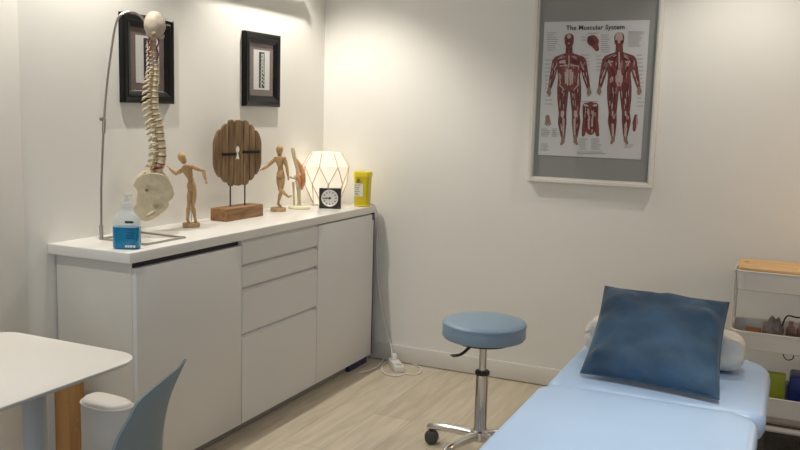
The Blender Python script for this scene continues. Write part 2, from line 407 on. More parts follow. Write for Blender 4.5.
# ------------------------------------------------------------------ anatomy poster
PX0, PX1, PZ0, PZ1 = 1.2565, 1.7625, 1.193, 1.848
t = thing('framed_poster', 'large anatomy chart in deep cream frame hanging on the back wall', 'poster', (1.521, 0, 1.52))
T0 = Vector((1.521, 0, 1.52))
fx0, fx1, fz0, fz1 = 1.208 - T0.x, 1.8265 - T0.x, 1.058 - T0.z, 1.985 - T0.z
rings = []
for d, y in [(0, -.0005), (0, -.036), (.004, -.038), (.017, -.038), (.019, -.030), (.025, -.030), (.027, -.012), (.027, -.0005)]:
    rings.append([Vector((sx + d * ax, y, sz + d * az)) for sx, ax, sz, az in ((fx0, 1, fz0, 1), (fx1, -1, fz0, 1), (fx1, -1, fz1, -1), (fx0, 1, fz1, -1))])
MB().rings(rings, cap=False).build('frame', 'frame', t, 25)
MB().box((fx0 + .0265, -.014, fz0 + .0265), (fx1 - .0265, -.001, fz1 - .0265)).build('backing', 'greymat', t, 0)
MB().box((fx0 + .0255, -.0290, fz0 + .0255), (fx1 - .0255, -.0275, fz1 - .0255)).build('glass_pane', 'glass', t, 0)
SHEET = MB(); SHEET.box((PX0 - T0.x, -.0165, PZ0 - T0.z), (PX1 - T0.x, -.0145, PZ1 - T0.z)); PRINTS = []; pp = None
def ink(mb, m): PRINTS.append((mb, m))                # everything printed on the sheet stays in the sheet's own mesh
# poster-local coordinates: u,v in 0..1 from pixel positions on the sheet
def PQ(px, py):
    p = on(px, py, 'y', -.0165); return (p.x - T0.x, p.z - T0.z)
PN = 0
def pflat(mb, pts, lay):
    global PN
    PN += 1; y = -.0167 - .0010 * lay - .000004 * (PN % 220)
    vv = [mb.bm.verts.new((x, y, z)) for x, z in pts]
    mb.bm.faces.new(vv)
def pcap(mb, x0, y0, r0, x1, y1, r1, lay, n=7):
    """flat tapered stroke between two pixel positions, radii in pixels"""
    a = Vector(PQ(x0, y0)); b = Vector(PQ(x1, y1)); k = .00490
    d = b - a; L = d.length; ang = math.atan2(d.y, d.x) if L > 1e-6 else 0
    P = []
    for i in range(n + 1):
        th = ang + PI / 2 + PI * i / n; P.append((a.x + r0 * k * math.cos(th), a.y + r0 * k * math.sin(th)))
    for i in range(n + 1):
        th = ang - PI / 2 + PI * i / n; P.append((b.x + r1 * k * math.cos(th), b.y + r1 * k * math.sin(th)))
    pflat(mb, P, lay)
def figure(name, cx, top, back):
    k = 1.0
    strokes = [ # x,y,r -> x,y,r   (offsets in px from figure centre / head top)
        (0, 4.6, 4.5, 0, 9.0, 4.2), (0, 9.5, 3.8, 0, 12.0, 2.9), (0, 12, 2.9, 0, 22, 3.6), (-3, 21.5, 1.8, -12, 26.5, 3.6), (3, 21.5, 1.8, 12, 26.5, 3.6),
        (-5.8, 28, 5.6, -5.6, 38, 6.0), (5.8, 28, 5.6, 5.6, 38, 6.0), (0, 25, 4, 0, 50, 8), (-5, 40, 5.6, -5.4, 52, 6.2), (5, 40, 5.6, 5.4, 52, 6.2),
        (-13.2, 28, 3.6, -15.2, 36, 3.0), (13.2, 28, 3.6, 15.2, 36, 3.0), (-15.2, 36, 3.0, -16.6, 44, 2.5), (15.2, 36, 3.0, 16.6, 44, 2.5), (-16.6, 43, 2.8, -19.2, 54, 1.5), (16.6, 43, 2.8, 19.2, 54, 1.5),
        (-6.2, 54, 5.6, -6.6, 66, 5.0), (6.2, 54, 5.6, 6.6, 66, 5.0), (-6.6, 66, 5.0, -6.6, 80, 3.5), (6.6, 66, 5.0, 6.6, 80, 3.5),
        (-6.6, 80, 3.5, -7.0, 89, 4.1), (6.6, 80, 3.5, 7.0, 89, 4.1), (-7.0, 89, 4.1, -6.2, 103, 1.9), (7.0, 89, 4.1, 6.2, 103, 1.9)]
    o = MB()
    for a in strokes: pcap(o, cx + a[0], top + a[1], a[2] + .3, cx + a[3], top + a[4], a[5] + .3, 1)
    ink(o, 'p_out')
    b = MB()
    for a in strokes: pcap(b, cx + a[0], top + a[1], a[2] - .25, cx + a[3], top + a[4], a[5] - .25, 2)
    ink(b, 'p_red')
    hd = MB()
    for sx in (-1, 1):
        for a in ((19.6, 55, 1.5, 20.6, 59, 1.9), (20.6, 59, 1.8, 19.4, 62, .8), (18.8, 57, .6, 18.2, 60, .5), (6.0, 103, 1.7, 6.4, 107.5, 1.8)): pcap(hd, cx + sx * a[0], top + a[1], a[2], cx + sx * a[3], top + a[4], a[5], 2)
        pcap(hd, cx + sx * 6.2, top + 108, 1.7, cx + sx * 7.8, top + 110.3, 1.3, 2)
    ink(hd, 'p_skin')
    dk = MB(); pl = MB(); rr = random.Random(3 + back)
    for a in strokes[3:]:                                # fine fibres following each muscle
        dx, dy = a[3] - a[0], a[4] - a[1]; L_ = math.hypot(dx, dy); nx, ny = -dy / L_, dx / L_
        for q in range(7):
            o_ = rr.uniform(-.8, .8); t0 = rr.uniform(0, .55); t1 = t0 + rr.uniform(.25, .5); w_ = rr.uniform(.22, .5)
            r_ = min(a[2], a[5])
            pcap(dk if q % 5 < 2 else pl, cx + a[0] + dx * t0 + nx * o_ * r_, top + a[1] + dy * t0 + ny * o_ * r_, w_, cx + a[0] + dx * t1 + nx * o_ * r_ * .9, top + a[1] + dy * t1 + ny * o_ * r_ * .9, w_ * .6, 3 if q % 5 < 2 else 4, 4)
    for sx in (-1, 1):
        if not back:
            D_ = [(3.4, 28, 2.0, 8.6, 27.5, 2.8), (7.6, 56, 1.3, 8.8, 70, 1.2), (3.4, 58, 1.0, 5, 72, 1.3), (8.4, 85, 1.2, 8, 95, .9), (1.8, 7.2, .9, 2.0, 7.6, .8), (2.2, 14, .7, 1.4, 20, .6)]
            P_ = [(1.6, 37, 1.4, 1.4, 51, .9), (3.6, 39, .9, 3.4, 50, .6), (2.0, 31.6, .6, 9, 32.5, .5), (9.6, 40, .5, 8.6, 50, .5), (6.4, 78.5, 1.6, 6.6, 82, 1.7), (5.4, 86, 1.1, 5.6, 101, .8), (9.6, 51, .6, 4.6, 56.5, .4), (.1, 22, .4, .1, 33, .4), (12.4, 31.5, .5, 14.8, 36, .5)]
        else:
            D_ = [(1.8, 21, 1.0, 6, 28, 1.8), (11.4, 27, 1.6, 13.8, 31, 1.4), (7.6, 36, 1.8, 4.6, 44, 1.3), (6.4, 53, 3.0, 6.2, 57, 2.8), (8.6, 62, 1.3, 8.2, 76, 1.0), (4.6, 62, 1.0, 5.0, 76, .8), (9, 84, 1.2, 8.6, 90, 1.0), (5.2, 84, 1.1, 5.4, 90, .8)]
            P_ = [(.6, 38, 1.0, 1.6, 48, 2.0), (2.6, 44, 1.2, 1.2, 53, .8), (6.6, 29, .7, 11.2, 29.8, .5), (8.2, 33, .5, 10.4, 28, .5), (14.2, 38, .6, 16.2, 43, .7), (6.6, 92, 1.1, 6.2, 103, 1.0), (.2, 20, .5, .2, 36, .4), (6.4, 79, .8, 6.6, 83, .7)]
        for a in D_: pcap(dk, cx + sx * a[0], top + a[1], a[2], cx + sx * a[3], top + a[4], a[5], 3)
        for a in P_: pcap(pl, cx + sx * a[0], top + a[1], a[2], cx + sx * a[3], top + a[4], a[5], 4)
    if back:
        pcap(pl, cx, top + 3.6, 3.6, cx, top + 6.8, 3.7, 4); pcap(dk, cx - 2.6, top + 9.0, 1.3, cx - 2.2, top + 10.0, 1.0, 5); pcap(dk, cx + 2.6, top + 9.0, 1.3, cx + 2.2, top + 10.0, 1.0, 5)
    else:
        pcap(pl, cx, top + 2.2, 1.8, cx, top + 3.0, 2.0, 4); pcap(dk, cx, top + 8.0, .7, cx, top + 11.6, 1.4, 5); pcap(pl, cx, top + 9.8, .8, cx, top + 10.0, .8, 6)
        pcap(pl, cx - 5, top + 28, 1.8, cx - 8.6, top + 28.6, 1.4, 4)
    ink(dk, 'p_dred'); ink(pl, 'p_pale')
figure('front_figure', 569.2, 33.6, False)
figure('back_figure', 619.3, 32.6, True)
# torso, hand, foot and head studies
b = MB(); c = MB(); d = MB()
for sx in (-1, 1):
    pcap(b, 590.5 + sx * 4.6, 106, 3.4, 590.5 + sx * 4.2, 118, 3.6, 1); pcap(b, 590.5 + sx * 4.2, 118, 3.2, 590.5 + sx * 5.4, 129, 3.4, 1); pcap(b, 590.5 + sx * 6, 129, 2.4, 590.5 + sx * 7.2, 135, 1.6, 1); pcap(b, 590.5, 105, 3.6, 590.5, 131, 4, 1)
    pcap(c, 590.5 + sx * 4.2, 107, 1.7, 590.5 + sx * 6.2, 113, 1.2, 2); pcap(c, 590.5 + sx * 3.8, 117, .8, 590.5 + sx * 4.6, 128, 1.0, 2)
    pcap(d, 590.5 + sx * 5.6, 105, 1.2, 590.5 + sx * 2.6, 106, .8, 3); pcap(d, 590.5 + sx * 2.2, 111, 1.2, 590.5 + sx * 1.6, 126, .8, 3)

for q in range(26):
    x_ = R.uniform(-6.5, 6.5); y_ = R.uniform(105, 130); pcap(c if q % 2 else d, 590.5 + x_, y_, R.uniform(.3, .7), 590.5 + x_ * R.uniform(.7, 1.1), y_ + R.uniform(1.5, 5), R.uniform(.2, .5), 4 if q % 2 else 5, 4)
ink(b, 'p_red'); ink(c, 'p_dred'); ink(d, 'p_pale')
b = MB(); pcap(b, 592.5, 40.5, 5.4, 594, 42, 5.0, 1); pcap(b, 595, 45, 3.4, 597, 49, 2.2, 1); ink(b, 'p_red')
b = MB(); pcap(b, 590, 38.5, 2.6, 593, 43, 2.2, 2); ink(b, 'p_dred')
b = MB(); pcap(b, 547.5, 117, 2.2, 547.8, 121, 2.4, 1)
for q in range(5): pcap(b, 546 + q * .9, 121, .55, 545 + q * 1.5, 126.0 - abs(q - 2) * .7, .4, 1)
ink(b, 'p_skin')
b = MB(); pcap(b, 636.0, 116, 1.6, 635.2, 123, 2.6, 1); pcap(b, 635.2, 123, 2.4, 634.2, 130, 1.4, 1); ink(b, 'p_red')
b = MB(); pcap(b, 637.2, 116, .6, 636.6, 127, .5, 2); ink(b, 'p_pale')
tx = MB()
def lines(x0, x1, y0, y1, n, jag=.35):
    for q in range(n):
        y = y0 + (y1 - y0) * q / max(1, n - 1); e = R.uniform(1 - jag, 1) * (x1 - x0)
        a = PQ(x0, y); bq = PQ(x0 + e, y); hh = .0015
        pflat(tx, [(a[0], a[1] - hh), (bq[0], bq[1] - hh), (bq[0], bq[1] + hh), (a[0], a[1] + hh)], 1)
for a in ((547, 558, 33, 50, 9), (601, 610, 35, 52, 9), (628, 645, 32, 46, 8), (581, 587, 37, 40, 2), (545, 553, 60, 104, 12), (581, 590, 55, 68, 5), (596, 602, 56, 70, 5), (637, 644, 55, 106, 14), (541, 550, 129, 136, 5), (552, 558, 129, 136, 5), (541, 549, 144, 150, 4), (579, 588, 139, 149, 6), (591, 602, 139, 149, 6), (577, 607, 152, 153.6, 2), (579, 602, 101.5, 101.6, 1), (624, 634, 145, 147, 2), (587, 601, 33.4, 33.5, 1)): lines(*a)
ink(tx, 'p_text')
# title, with slab serifs added to the plain letters
bmT = text('The Muscular System',   .031, .0007, 0, 1.05)
xs = [v.co.x for v in bmT.verts]; w0 = max(xs) - min(xs); a = PQ(566, 30.6); bq = PQ(624.5, 30); wt = bq[0] - a[0]
bmT.transform(Matrix.Translation((a[0] + wt / 2, -.0179, PQ(595, 29.6)[1])) @ Matrix.Rotation(PI / 2, 4, 'X') @ Matrix.Diagonal((wt / w0, 1, 1, 1)) @ Matrix.Translation((-(max(xs) + min(xs)) / 2, 0, 0)))
tm = MB(); tm.add(bmT); ink(tm, 'ink')

names = ['posterp']
for mb, m in PRINTS:
    if m not in names: names.append(m)
    for f in mb.bm.faces: f.material_index = names.index(m)
    bmesh.ops.recalc_face_normals(mb.bm, faces=mb.bm.faces[:]); SHEET.add(mb.bm)
bmesh.ops.recalc_face_normals(SHEET.bm, faces=SHEET.bm.faces[:])
me = bpy.data.meshes.new('poster_sheet'); SHEET.bm.to_mesh(me); SHEET.bm.free()
for n_ in names: me.materials.append(M[n_])
o = bpy.data.objects.new('poster_sheet', me); C.objects.link(o); o.parent = t

# ------------------------------------------------------------------ spine model on its stand
Z0 = HC
st = thing('spine_stand', 'thin grey metal rod stand with flat rectangular base, holding the spine model', 'stand', (.2, -1.66, Z0))
O = Vector((.2, -1.66, Z0))
A = on(99, 238.5, 'z', Z0 + .004) - O; B = on(146, 244.6, 'z', Z0 + .004) - O; Cc = on(186, 237.2, 'z', Z0 + .004) - O; Dd = on(141, 231.6, 'z', Z0 + .004) - O
bs = MB()
loop = [A, B, Cc, Dd]
for i in range(4):
    p, q = loop[i], loop[(i + 1) % 4]; dv = (q - p).normalized(); nn = Vector((-dv.y, dv.x, 0)) * .012
    ctr = sum(loop, Vector()) / 4
    if nn.dot(ctr - p) < 0: nn = -nn
    p2 = p; q2 = q
    P4 = [p2, q2, q2 + nn, p2 + nn]
    bs.rings([[Vector((v.x, v.y, 0)) for v in P4], [Vector((v.x, v.y, .006)) for v in P4]])
bs.build('base', 'steel', st, 0)
SP = (.18, -1.62, 1)
NV = Vector((-.6566, .7542, 0)); EV = Vector((.7542, .6566, 0))
foot = Vector((A.x + .006, A.y + .006, .005))
pA = O + foot
dl = -((Vector(SP) - pA).dot(NV))                 # rod plane follows the foot and drifts to the spine plane
def rod(px, py, k): return onv(px, py, Vector(SP) * (1 - k) + Vector((pA.x, pA.y, 1)) * k) - O
path = [foot, rod(101.2, 190, .98), rod(103.5, 130, .95), rod(107, 85, .9), rod(112.5, 42, .8), rod(116, 24, .72), rod(120, 15.5, .65), rod(127, 12.2, .5), rod(135, 13, .35), rod(141, 16.8, .15), rod(145.5, 22.5, 0)]
sp_ = smoothpath(path[1:], 6)
MB().tube([foot] + sp_, .0042, 8).build('rod', 'steel', st)
p118 = rod(104.2, 119, .945); p130 = rod(103.6, 133, .95)
MB().tube([p118, p130], .0068, 10).build('rod_sleeve', 'steel', st)
MB().ell(p118 - EV * .009, (.008, .008, .008)).build('clamp_knob', 'disc', st)
MB().tube([foot, foot + Vector((0, 0, .05))], .0075, 10).build('rod_socket', 'steel', st)

sm = thing('spine_model', 'ivory anatomical spine with skull base and pelvis hanging from rod stand', 'anatomical model', (SP[0], SP[1], Z0))
SO = Vector((SP[0], SP[1], Z0))
def S(px, py, depth=0): return onv(px, py, SP, depth) - SO
k1 = 1 / 256.0                                     # metres per pixel here
# skull base: rounded back of the skull
oc = bmesh.new()
bmesh.ops.create_uvsphere(oc, u_segments=28, v_segments=18, radius=1)
cO = S(154.8, 25.5)
for v in oc.verts:
    x, y, z = v.co
    wdt = 10.2 * k1 * (1 - .18 * max(0, -z) ** 1.5 - .06 * max(0, z))
    v.co = cO + EV * (x * wdt + (-.006 if z < -.5 else 0)) + Vector((0, 0, z * 14 * k1)) + NV * (y * .040)
    v.co += (v.co - cO).normalized() * .0025 * noise.noise(v.co * 45)
q = MB(); q.add(oc); occ = q.build('skull_base', 'skull', sm, 60)
MB().ell(S(153.6, 34, -.036), (.011, .006, .010)).build('foramen', 'disc', occ)
MB().ell(S(161.4, 36), (.010, .014, .012)).build('mastoid', 'skull', occ)
MB().tube([S(144.6, 21.5), S(146.6, 24), S(149, 25)], .0048, 8).build('hook', 'steel', sm)
center = [(154.0, 38), (153.6, 47), (154.6, 56), (155.8, 66), (155.6, 76), (154.6, 88), (154.4, 100), (155.2, 112), (158.6, 125), (160.2, 138), (161.4, 150), (160.8, 161), (157.5, 171)]
cp = smoothpath([Vector((x, y, 0)) for x, y in center], 10)
cum = [0]
for a_, b_ in zip(cp, cp[1:]): cum.append(cum[-1] + (b_ - a_).length)
tot = cum[-1]
def along(s_):
    for i in range(len(cum) - 1):
        if cum[i + 1] >= s_:
            f = (s_ - cum[i]) / max(1e-9, cum[i + 1] - cum[i]); p = cp[i].lerp(cp[i + 1], f); d_ = (cp[i + 1] - cp[i]).normalized(); return p, d_
    return cp[-1], (cp[-1] - cp[-2]).normalized()
NVn = 24
hs = [3.4] * 7 + [4.3 + .1 * i for i in range(12)] + [6.2, 6.5, 6.7, 6.7, 6.5]
sc_ = tot / sum(hs); pos = 0
for i, hh in enumerate(hs):
    hh *= sc_; p, d_ = along(pos + hh / 2); pos += hh
    f = i / 23
    a_px = 2.4 + 2.9 * f                          # half depth of the body in px (front to back)
    tan = (S(p.x + d_.x, p.y + d_.y) - S(p.x - d_.x, p.y - d_.y)).normalized()     # downwards
    fr_ = NV.cross(tan).normalized()
    if fr_.dot(EV) < 0: fr_ = -fr_
    ctr = S(p.x, p.y)
    mtx = basis(ctr, fr_, NV, -tan)
    hb2 = hh * k1 * .40
    ax = a_px * k1; ay = ax * 1.25
    body = MB(); rings = []
    for zz, kk in ((-1, .82), (-.92, 1), (-.6, .96), (0, .86), (.6, .96), (.92, 1), (1, .82)):
        rings.append([mtx @ Vector((ax * kk * math.cos(2 * PI * q / 18), ay * kk * math.sin(2 * PI * q / 18), zz * hb2)) for q in range(18)])
    body.rings(rings)
    # neural arch + spinous process pointing back (to the left), transverse processes to the sides
    L_ = (4.4 + 3.4 * min(1, f * 2.2)) if i < 19 else 7.0
    drop = (2.2 + 3.2 * math.sin(min(1, f * 1.35) * PI)) if i < 19 else 1.6
    bx = -ax * .7
    def loc_(x, y, z): return mtx @ Vector((x, y, z))
    st_ = []
    for tq, hz, wy in ((0, .55, .6), (.3, .62, .5), (.6, .72, .42), (.88, .92, .42), (.97, .80, .36), (1.0, .4, .2)):
        xc = bx + (-ax - L_ * k1 - bx) * tq; zc = hb2 * .2 * (1 - tq) - drop * k1 * tq
        st_.append([loc_(xc + .25 * hb2 * hz * math.cos(2 * PI * q / 12), hb2 * wy * math.sin(2 * PI * q / 12), zc + hb2 * hz * math.cos(2 * PI * q / 12)) for q in range(12)])
    body.rings(st_)
    for sy in (-1, 1):
        body.tube([loc_(bx * .8, sy * ay * .45, hb2 * .3), loc_(-ax * 1.15, sy * ay * .85, hb2 * .2), loc_(-ax * 1.7, sy * ay * (1.35 if i > 6 else 1.1), -hb2 * .1)], [hb2 * .5, hb2 * .48, hb2 * .36], 8)
        body.ell(loc_(-ax * 1.35, sy * ay * .7, -hb2 * .7), (hb2 * .55, hb2 * .5, hb2 * .7), n=10, m=8)
    v = body.build('vertebra', 'bone' if i > 6 else 'skull', sm, 50)
    nv = MB()
    for sy in (-1,): nv.ell(loc_(-ax * .92, sy * ay * .80, -hb2 * 1.15), (.0042 if i > 6 else .003,) * 3, n=10, m=8)
    nv.build('nerve_root', 'nerve', v)
    if i < 23:
        dm = MB(); dm.rings([[mtx @ Vector((ax * kk * math.cos(2 * PI * q / 18), ay * kk * math.sin(2 * PI * q / 18), -hh * k1 * zz)) for q in range(18)] for zz, kk in ((.36, .84), (.44, .93), (.56, .93), (.64, .84))])
        dm.build('spinal_disc', 'disc', sm)
for pts_, m_, nm_ in (([(150.5, 37), (148.2, 42), (150.6, 47), (148.6, 53), (150.6, 60)], 'darkred', 'artery'), ([(157.5, 38), (159, 43), (156.6, 48), (158.2, 54), (157, 60)], 'darkred', 'artery'), ([(149, 40), (152, 44), (149.5, 49), (152, 56)], 'nerve', 'nerve_cord')):
    MB().tube(smoothpath([S(x, y, -.012) for x, y in pts_], 4), .0032, 7).build(nm_, m_, sm)
# damaged disc shown dark red near the pelvis
MB().ell(S(158.5, 168, -.014), (.021, .018, .006), Matrix.Rotation(-.3, 3, 'Y')).build('damaged_disc', 'darkred', sm)
MB().tube([S(157, 171.5), S(150, 171.0), S(143.5, 172.5)], [.014, .012, .009], 10, flat=.7).build('sacrum_process', 'bone', sm)
# sacrum
sa = MB(); sa.tube([S(155, 172), S(149, 180), S(144, 190), S(140, 202), S(140, 208)], [.026, .030, .025, .015, .008], 14)
for q in range(4): sa.ell(S(146 - q * 2.2, 180 + q * 6.5, -.022), (.008, .010, .009))
sa.build('sacrum', 'bone', sm)
hip = [(133.0, 184), (137, 177), (142.5, 173), (150, 171.4), (158, 171.6), (164, 173.5), (168.5, 179), (173.2, 189), (174, 193), (172, 197.5), (168.5, 200), (168.8, 204.5), (165, 209.5), (159.5, 214), (153, 218.4), (146, 220.6), (139.5, 219.6), (135, 213.5), (133.4, 208), (136.5, 203), (139.6, 200), (137.5, 196), (138.5, 192.5), (136.5, 188)]
hole = [(145.5, 215.2), (148, 211.6), (152, 209.4), (155.2, 209.8), (154.4, 212.4), (150.4, 215.2), (147, 216.8)]
def L2(pts): 
    out = []
    for x, y in pts:
        p = S(x, y); out.append((p.dot(EV), p.z))
    return out
for sy in (-1, 1):
    bm_ = outline([L2(hip), L2(hole)], .0075)
    bm_ = remeshed(bm_, .0026, 4)
    cz = S(155, 190).z; ce = S(155, 190).dot(EV)
    for v in bm_.verts:
        e_, z_, n_ = v.co.x, v.co.y, v.co.z
        wing = max(0, (z_ - cz + .02)) / .09
        off = .048 + .030 * wing * (1 - .3 * ((e_ - ce) / .06) ** 2) - .020 * max(0, (cz - .04 - z_) / .06) - .016 * max(0, (ce - .03 - e_) / .05)
        off += .004 * noise.noise(Vector((e_ * 28, z_ * 28, 3.1)))
        acet = max(0, 1 - (((e_ - ce - .012) / .021) ** 2 + ((z_ - cz + .050) / .021) ** 2))
        off += -.016 * acet * sy * sy
        v.co = EV * e_ + Vector((0, 0, z_)) + NV * (sy * off + n_)
    q = MB(); q.add(bm_); hb_ = q.build('hip_bone', 'bone', sm, 60)
    q = MB(); 
    q.ell(S(146.6, 190.5, sy * .066), (.0055, .006, .0055))
    q.build('joint_marking', 'disc', hb_)
MB().tube([S(162, 209.5, -.03), S(162, 209.5, .03)], .005, 10).build('pubic_bolt', 'iron', sm)

NV = Vector((-.414, .9, 0)).normalized(); EV = Vector((.9, .414, 0)).normalized()
# ------------------------------------------------------------------ sanitizer bottle
bo = thing('hand_sanitizer_bottle', 'clear pump bottle half filled with blue gel at front corner of worktop', 'bottle', (.300, -1.897, Z0), math.radians(24))
def bottle_ring(w, d, z, n=28, e=3.2):
    P = []
    for i in range(n):
        t_ = 2 * PI * i / n; c_, s_ = math.cos(t_), math.sin(t_)
        P.append(Vector((w * math.copysign(abs(c_) ** (2 / e), c_), d * math.copysign(abs(s_) ** (2 / e), s_), z)))
    return P
W_, D_ = .047, .032
MB().rings([bottle_ring(W_ * k, D_ * k, z) for k, z in ((1, .0785), (1, .095), (.97, .108), (.80, .122), (.5, .131), (.40, .134), (.40, .146))]).build('bottle_shell', 'bottle', bo, 50)
MB().rings([bottle_ring(W_ * k, D_ * k, z) for k, z in ((.90, .0005), (1, .006), (1, .078), (.97, .0784))]).build('blue_gel', 'liquid', bo, 50)
MB().lathe([(.0, .146), (.0195, .146), (.0195, .162), (.008, .166), (.006, .176), (.006, .186), (.012, .188), (.013, .196), (.0, .198)], 20).tube([(0, 0, .192), (.004, .02, .193), (.006, .034, .186)], .005, 8).build('pump', 'pump', bo)
lb = MB(); lb.box((.004, -D_ - .0012, .094), (.034, -D_ - .0002, .102)); lb.build('black_label', 'ink', bo, 0)
lt = MB()
for q, (a_, b_) in enumerate(((.004, .010), (.012, .017), (.019, .028), (.030, .040))): lt.box((a_, -D_ - .001, .008), (b_, -D_ + .0002, .016))
lt.build('white_lettering', 'white', bo, 0)
lt = MB()
for q in range(4): lt.box((.008, -D_ - .0008, .040 + q * .010), (.034 - .004 * (q % 2), -D_ + .0001, .0425 + q * .010))
lt.build('small_print', 'bluebox', bo, 0)

# ------------------------------------------------------------------ wooden mannequins
def mannequin(label, base_px, J, origin, sc=1.0):
    t = thing('wooden_mannequin', label, 'mannequin', (origin[0], origin[1], Z0), 0, 'jointed wooden artist mannequins')
    OO = Vector((origin[0], origin[1], Z0))
    def P(name):
        v = J[name]; return onv(v[0], v[1], (origin[0], origin[1], 1), v[2] if len(v) > 2 else 0) - OO
    u = sc / 240.0
    bc = P('base'); bz = .018
    MB().lathe([(0, 0), (8.6 * u, 0), (8.8 * u, .003), (8.8 * u, bz - .003), (8.4 * u, bz), (0, bz)], 28, Matrix.Translation((bc.x, bc.y, 0))).build('base', 'manwood', t)
    hd, nk, ch, wa, pe = P('head'), P('neck'), P('chest'), P('waist'), P('pelvis')
    ax = (hd - nk).normalized()
    MB().seg(hd - ax * 6 * u, hd + ax * 6.4 * u, [(0, .4 * u), (.08, 2.2 * u), (.3, 3.3 * u), (.6, 4.2 * u), (.82, 3.6 * u), (.95, 2 * u), (1, .3 * u)], 16).build('head', 'manwood', t)
    MB().seg(nk - (ch - nk).normalized() * 2 * u, hd - ax * 4 * u, [(0, 1.4 * u), (1, 1.4 * u)], 10).build('neck', 'manwood', t)
    MB().seg(nk, wa + (ch - wa) * .15, [(0, 2.0 * u), (.12, 5.4 * u), (.35, 6.2 * u), (.7, 4.8 * u), (.95, 3.6 * u), (1, 2 * u)], 16, flat=.75).build('chest', 'manwood', t)
    MB().ell(wa, (3.2 * u,) * 3).build('waist_ball', 'manwood', t)
    MB().seg(wa - (wa - pe) * .2, pe - (wa - pe).normalized() * 5.0 * u, [(0, 2.5 * u), (.15, 4.4 * u), (.6, 5.4 * u), (.9, 4.4 * u), (1, 2 * u)], 16, flat=.8).build('pelvis', 'manwood', t)
    for s_ in ('l', 'r'):
        sh, el, ha = P(s_ + 'sh'), P(s_ + 'el'), P(s_ + 'ha'); hi, kn, fo = P(s_ + 'hi'), P(s_ + 'kn'), P(s_ + 'fo')
        MB().ell(sh, (2.3 * u,) * 3).seg(sh, el, [(0, 1.2 * u), (.15, 2.1 * u), (.5, 2.2 * u), (.9, 1.6 * u), (1, 1.0 * u)], 12).build('upper_arm', 'manwood', t)
        wr = el.lerp(ha, .74)
        MB().ell(el, (1.7 * u,) * 3).seg(el, wr, [(0, 1.0 * u), (.2, 1.9 * u), (.9, 1.2 * u), (1, .8 * u)], 12).build('forearm', 'manwood', t)
        MB().seg(wr, ha, [(0, .8 * u), (.2, 1.3 * u), (.6, 1.7 * u), (1, .6 * u)], 10, flat=.55).build('hand', 'manwood', t)
        MB().ell(hi, (2.8 * u,) * 3).seg(hi, kn, [(0, 1.6 * u), (.15, 3.0 * u), (.5, 2.9 * u), (.92, 1.9 * u), (1, 1.2 * u)], 12).build('thigh', 'manwood', t)
        an = kn.lerp(fo, .9)
        MB().ell(kn, (2.0 * u,) * 3).seg(kn, an, [(0, 1.2 * u), (.25, 2.3 * u), (.85, 1.4 * u), (1, 1.0 * u)], 12).build('shin', 'manwood', t)
        toe = P(s_ + 'to')
        MB().seg(an - (toe - an) * .25, toe, [(0, .8 * u), (.2, 1.9 * u), (.6, 1.8 * u), (1, .6 * u)], 10, flat=.7).build('foot', 'manwood', t)
    MB().tube([Vector((bc.x, bc.y, bz - .002)), pe], .0017, 6).build('support_rod', 'steel', t)
    return t
mannequin('wooden mannequin standing with one arm out beside the spine model', None,
    dict(base=(191.4, 229), head=(182.4, 158.5), neck=(185.2, 164.6), chest=(188.6, 170.5), waist=(190.8, 179.5), pelvis=(191.6, 186.5),
         lsh=(185.0, 168.6), lel=(176, 173.8), lha=(166.3, 165.2), rsh=(193.2, 167.2), rel=(203.4, 170.6), rha=(206.6, 184.2),
         lhi=(190.2, 191), lkn=(188.8, 205, -.012), lfo=(187.2, 221.4), lto=(191, 225.2), rhi=(194.0, 190.5), rkn=(193.0, 206.5, -.005), rfo=(195.6, 221), rto=(196.4, 224.6)), (.14, -1.325))
mannequin('wooden mannequin striding with crossed leg between keyhole sculpture and lamp', None,
    dict(base=(278.2, 211.3), head=(279.6, 150.6), neck=(279.4, 155.4), chest=(279.8, 161), waist=(280.4, 168.4), pelvis=(280.6, 174),
         lsh=(275.6, 158.6), lel=(267.2, 166.4), lha=(259.8, 170.6), rsh=(284.4, 158.4), rel=(287, 168), rha=(288.6, 180.5),
         lhi=(278.6, 177.5), lkn=(279.8, 189.6, -.02), lfo=(289.2, 197.6, .01), lto=(292.2, 195.8, .0), rhi=(282.6, 177.5), rkn=(281.0, 191.5), rfo=(277.8, 205.2), rto=(282, 207.4)), (.115, -.625), 1.05)

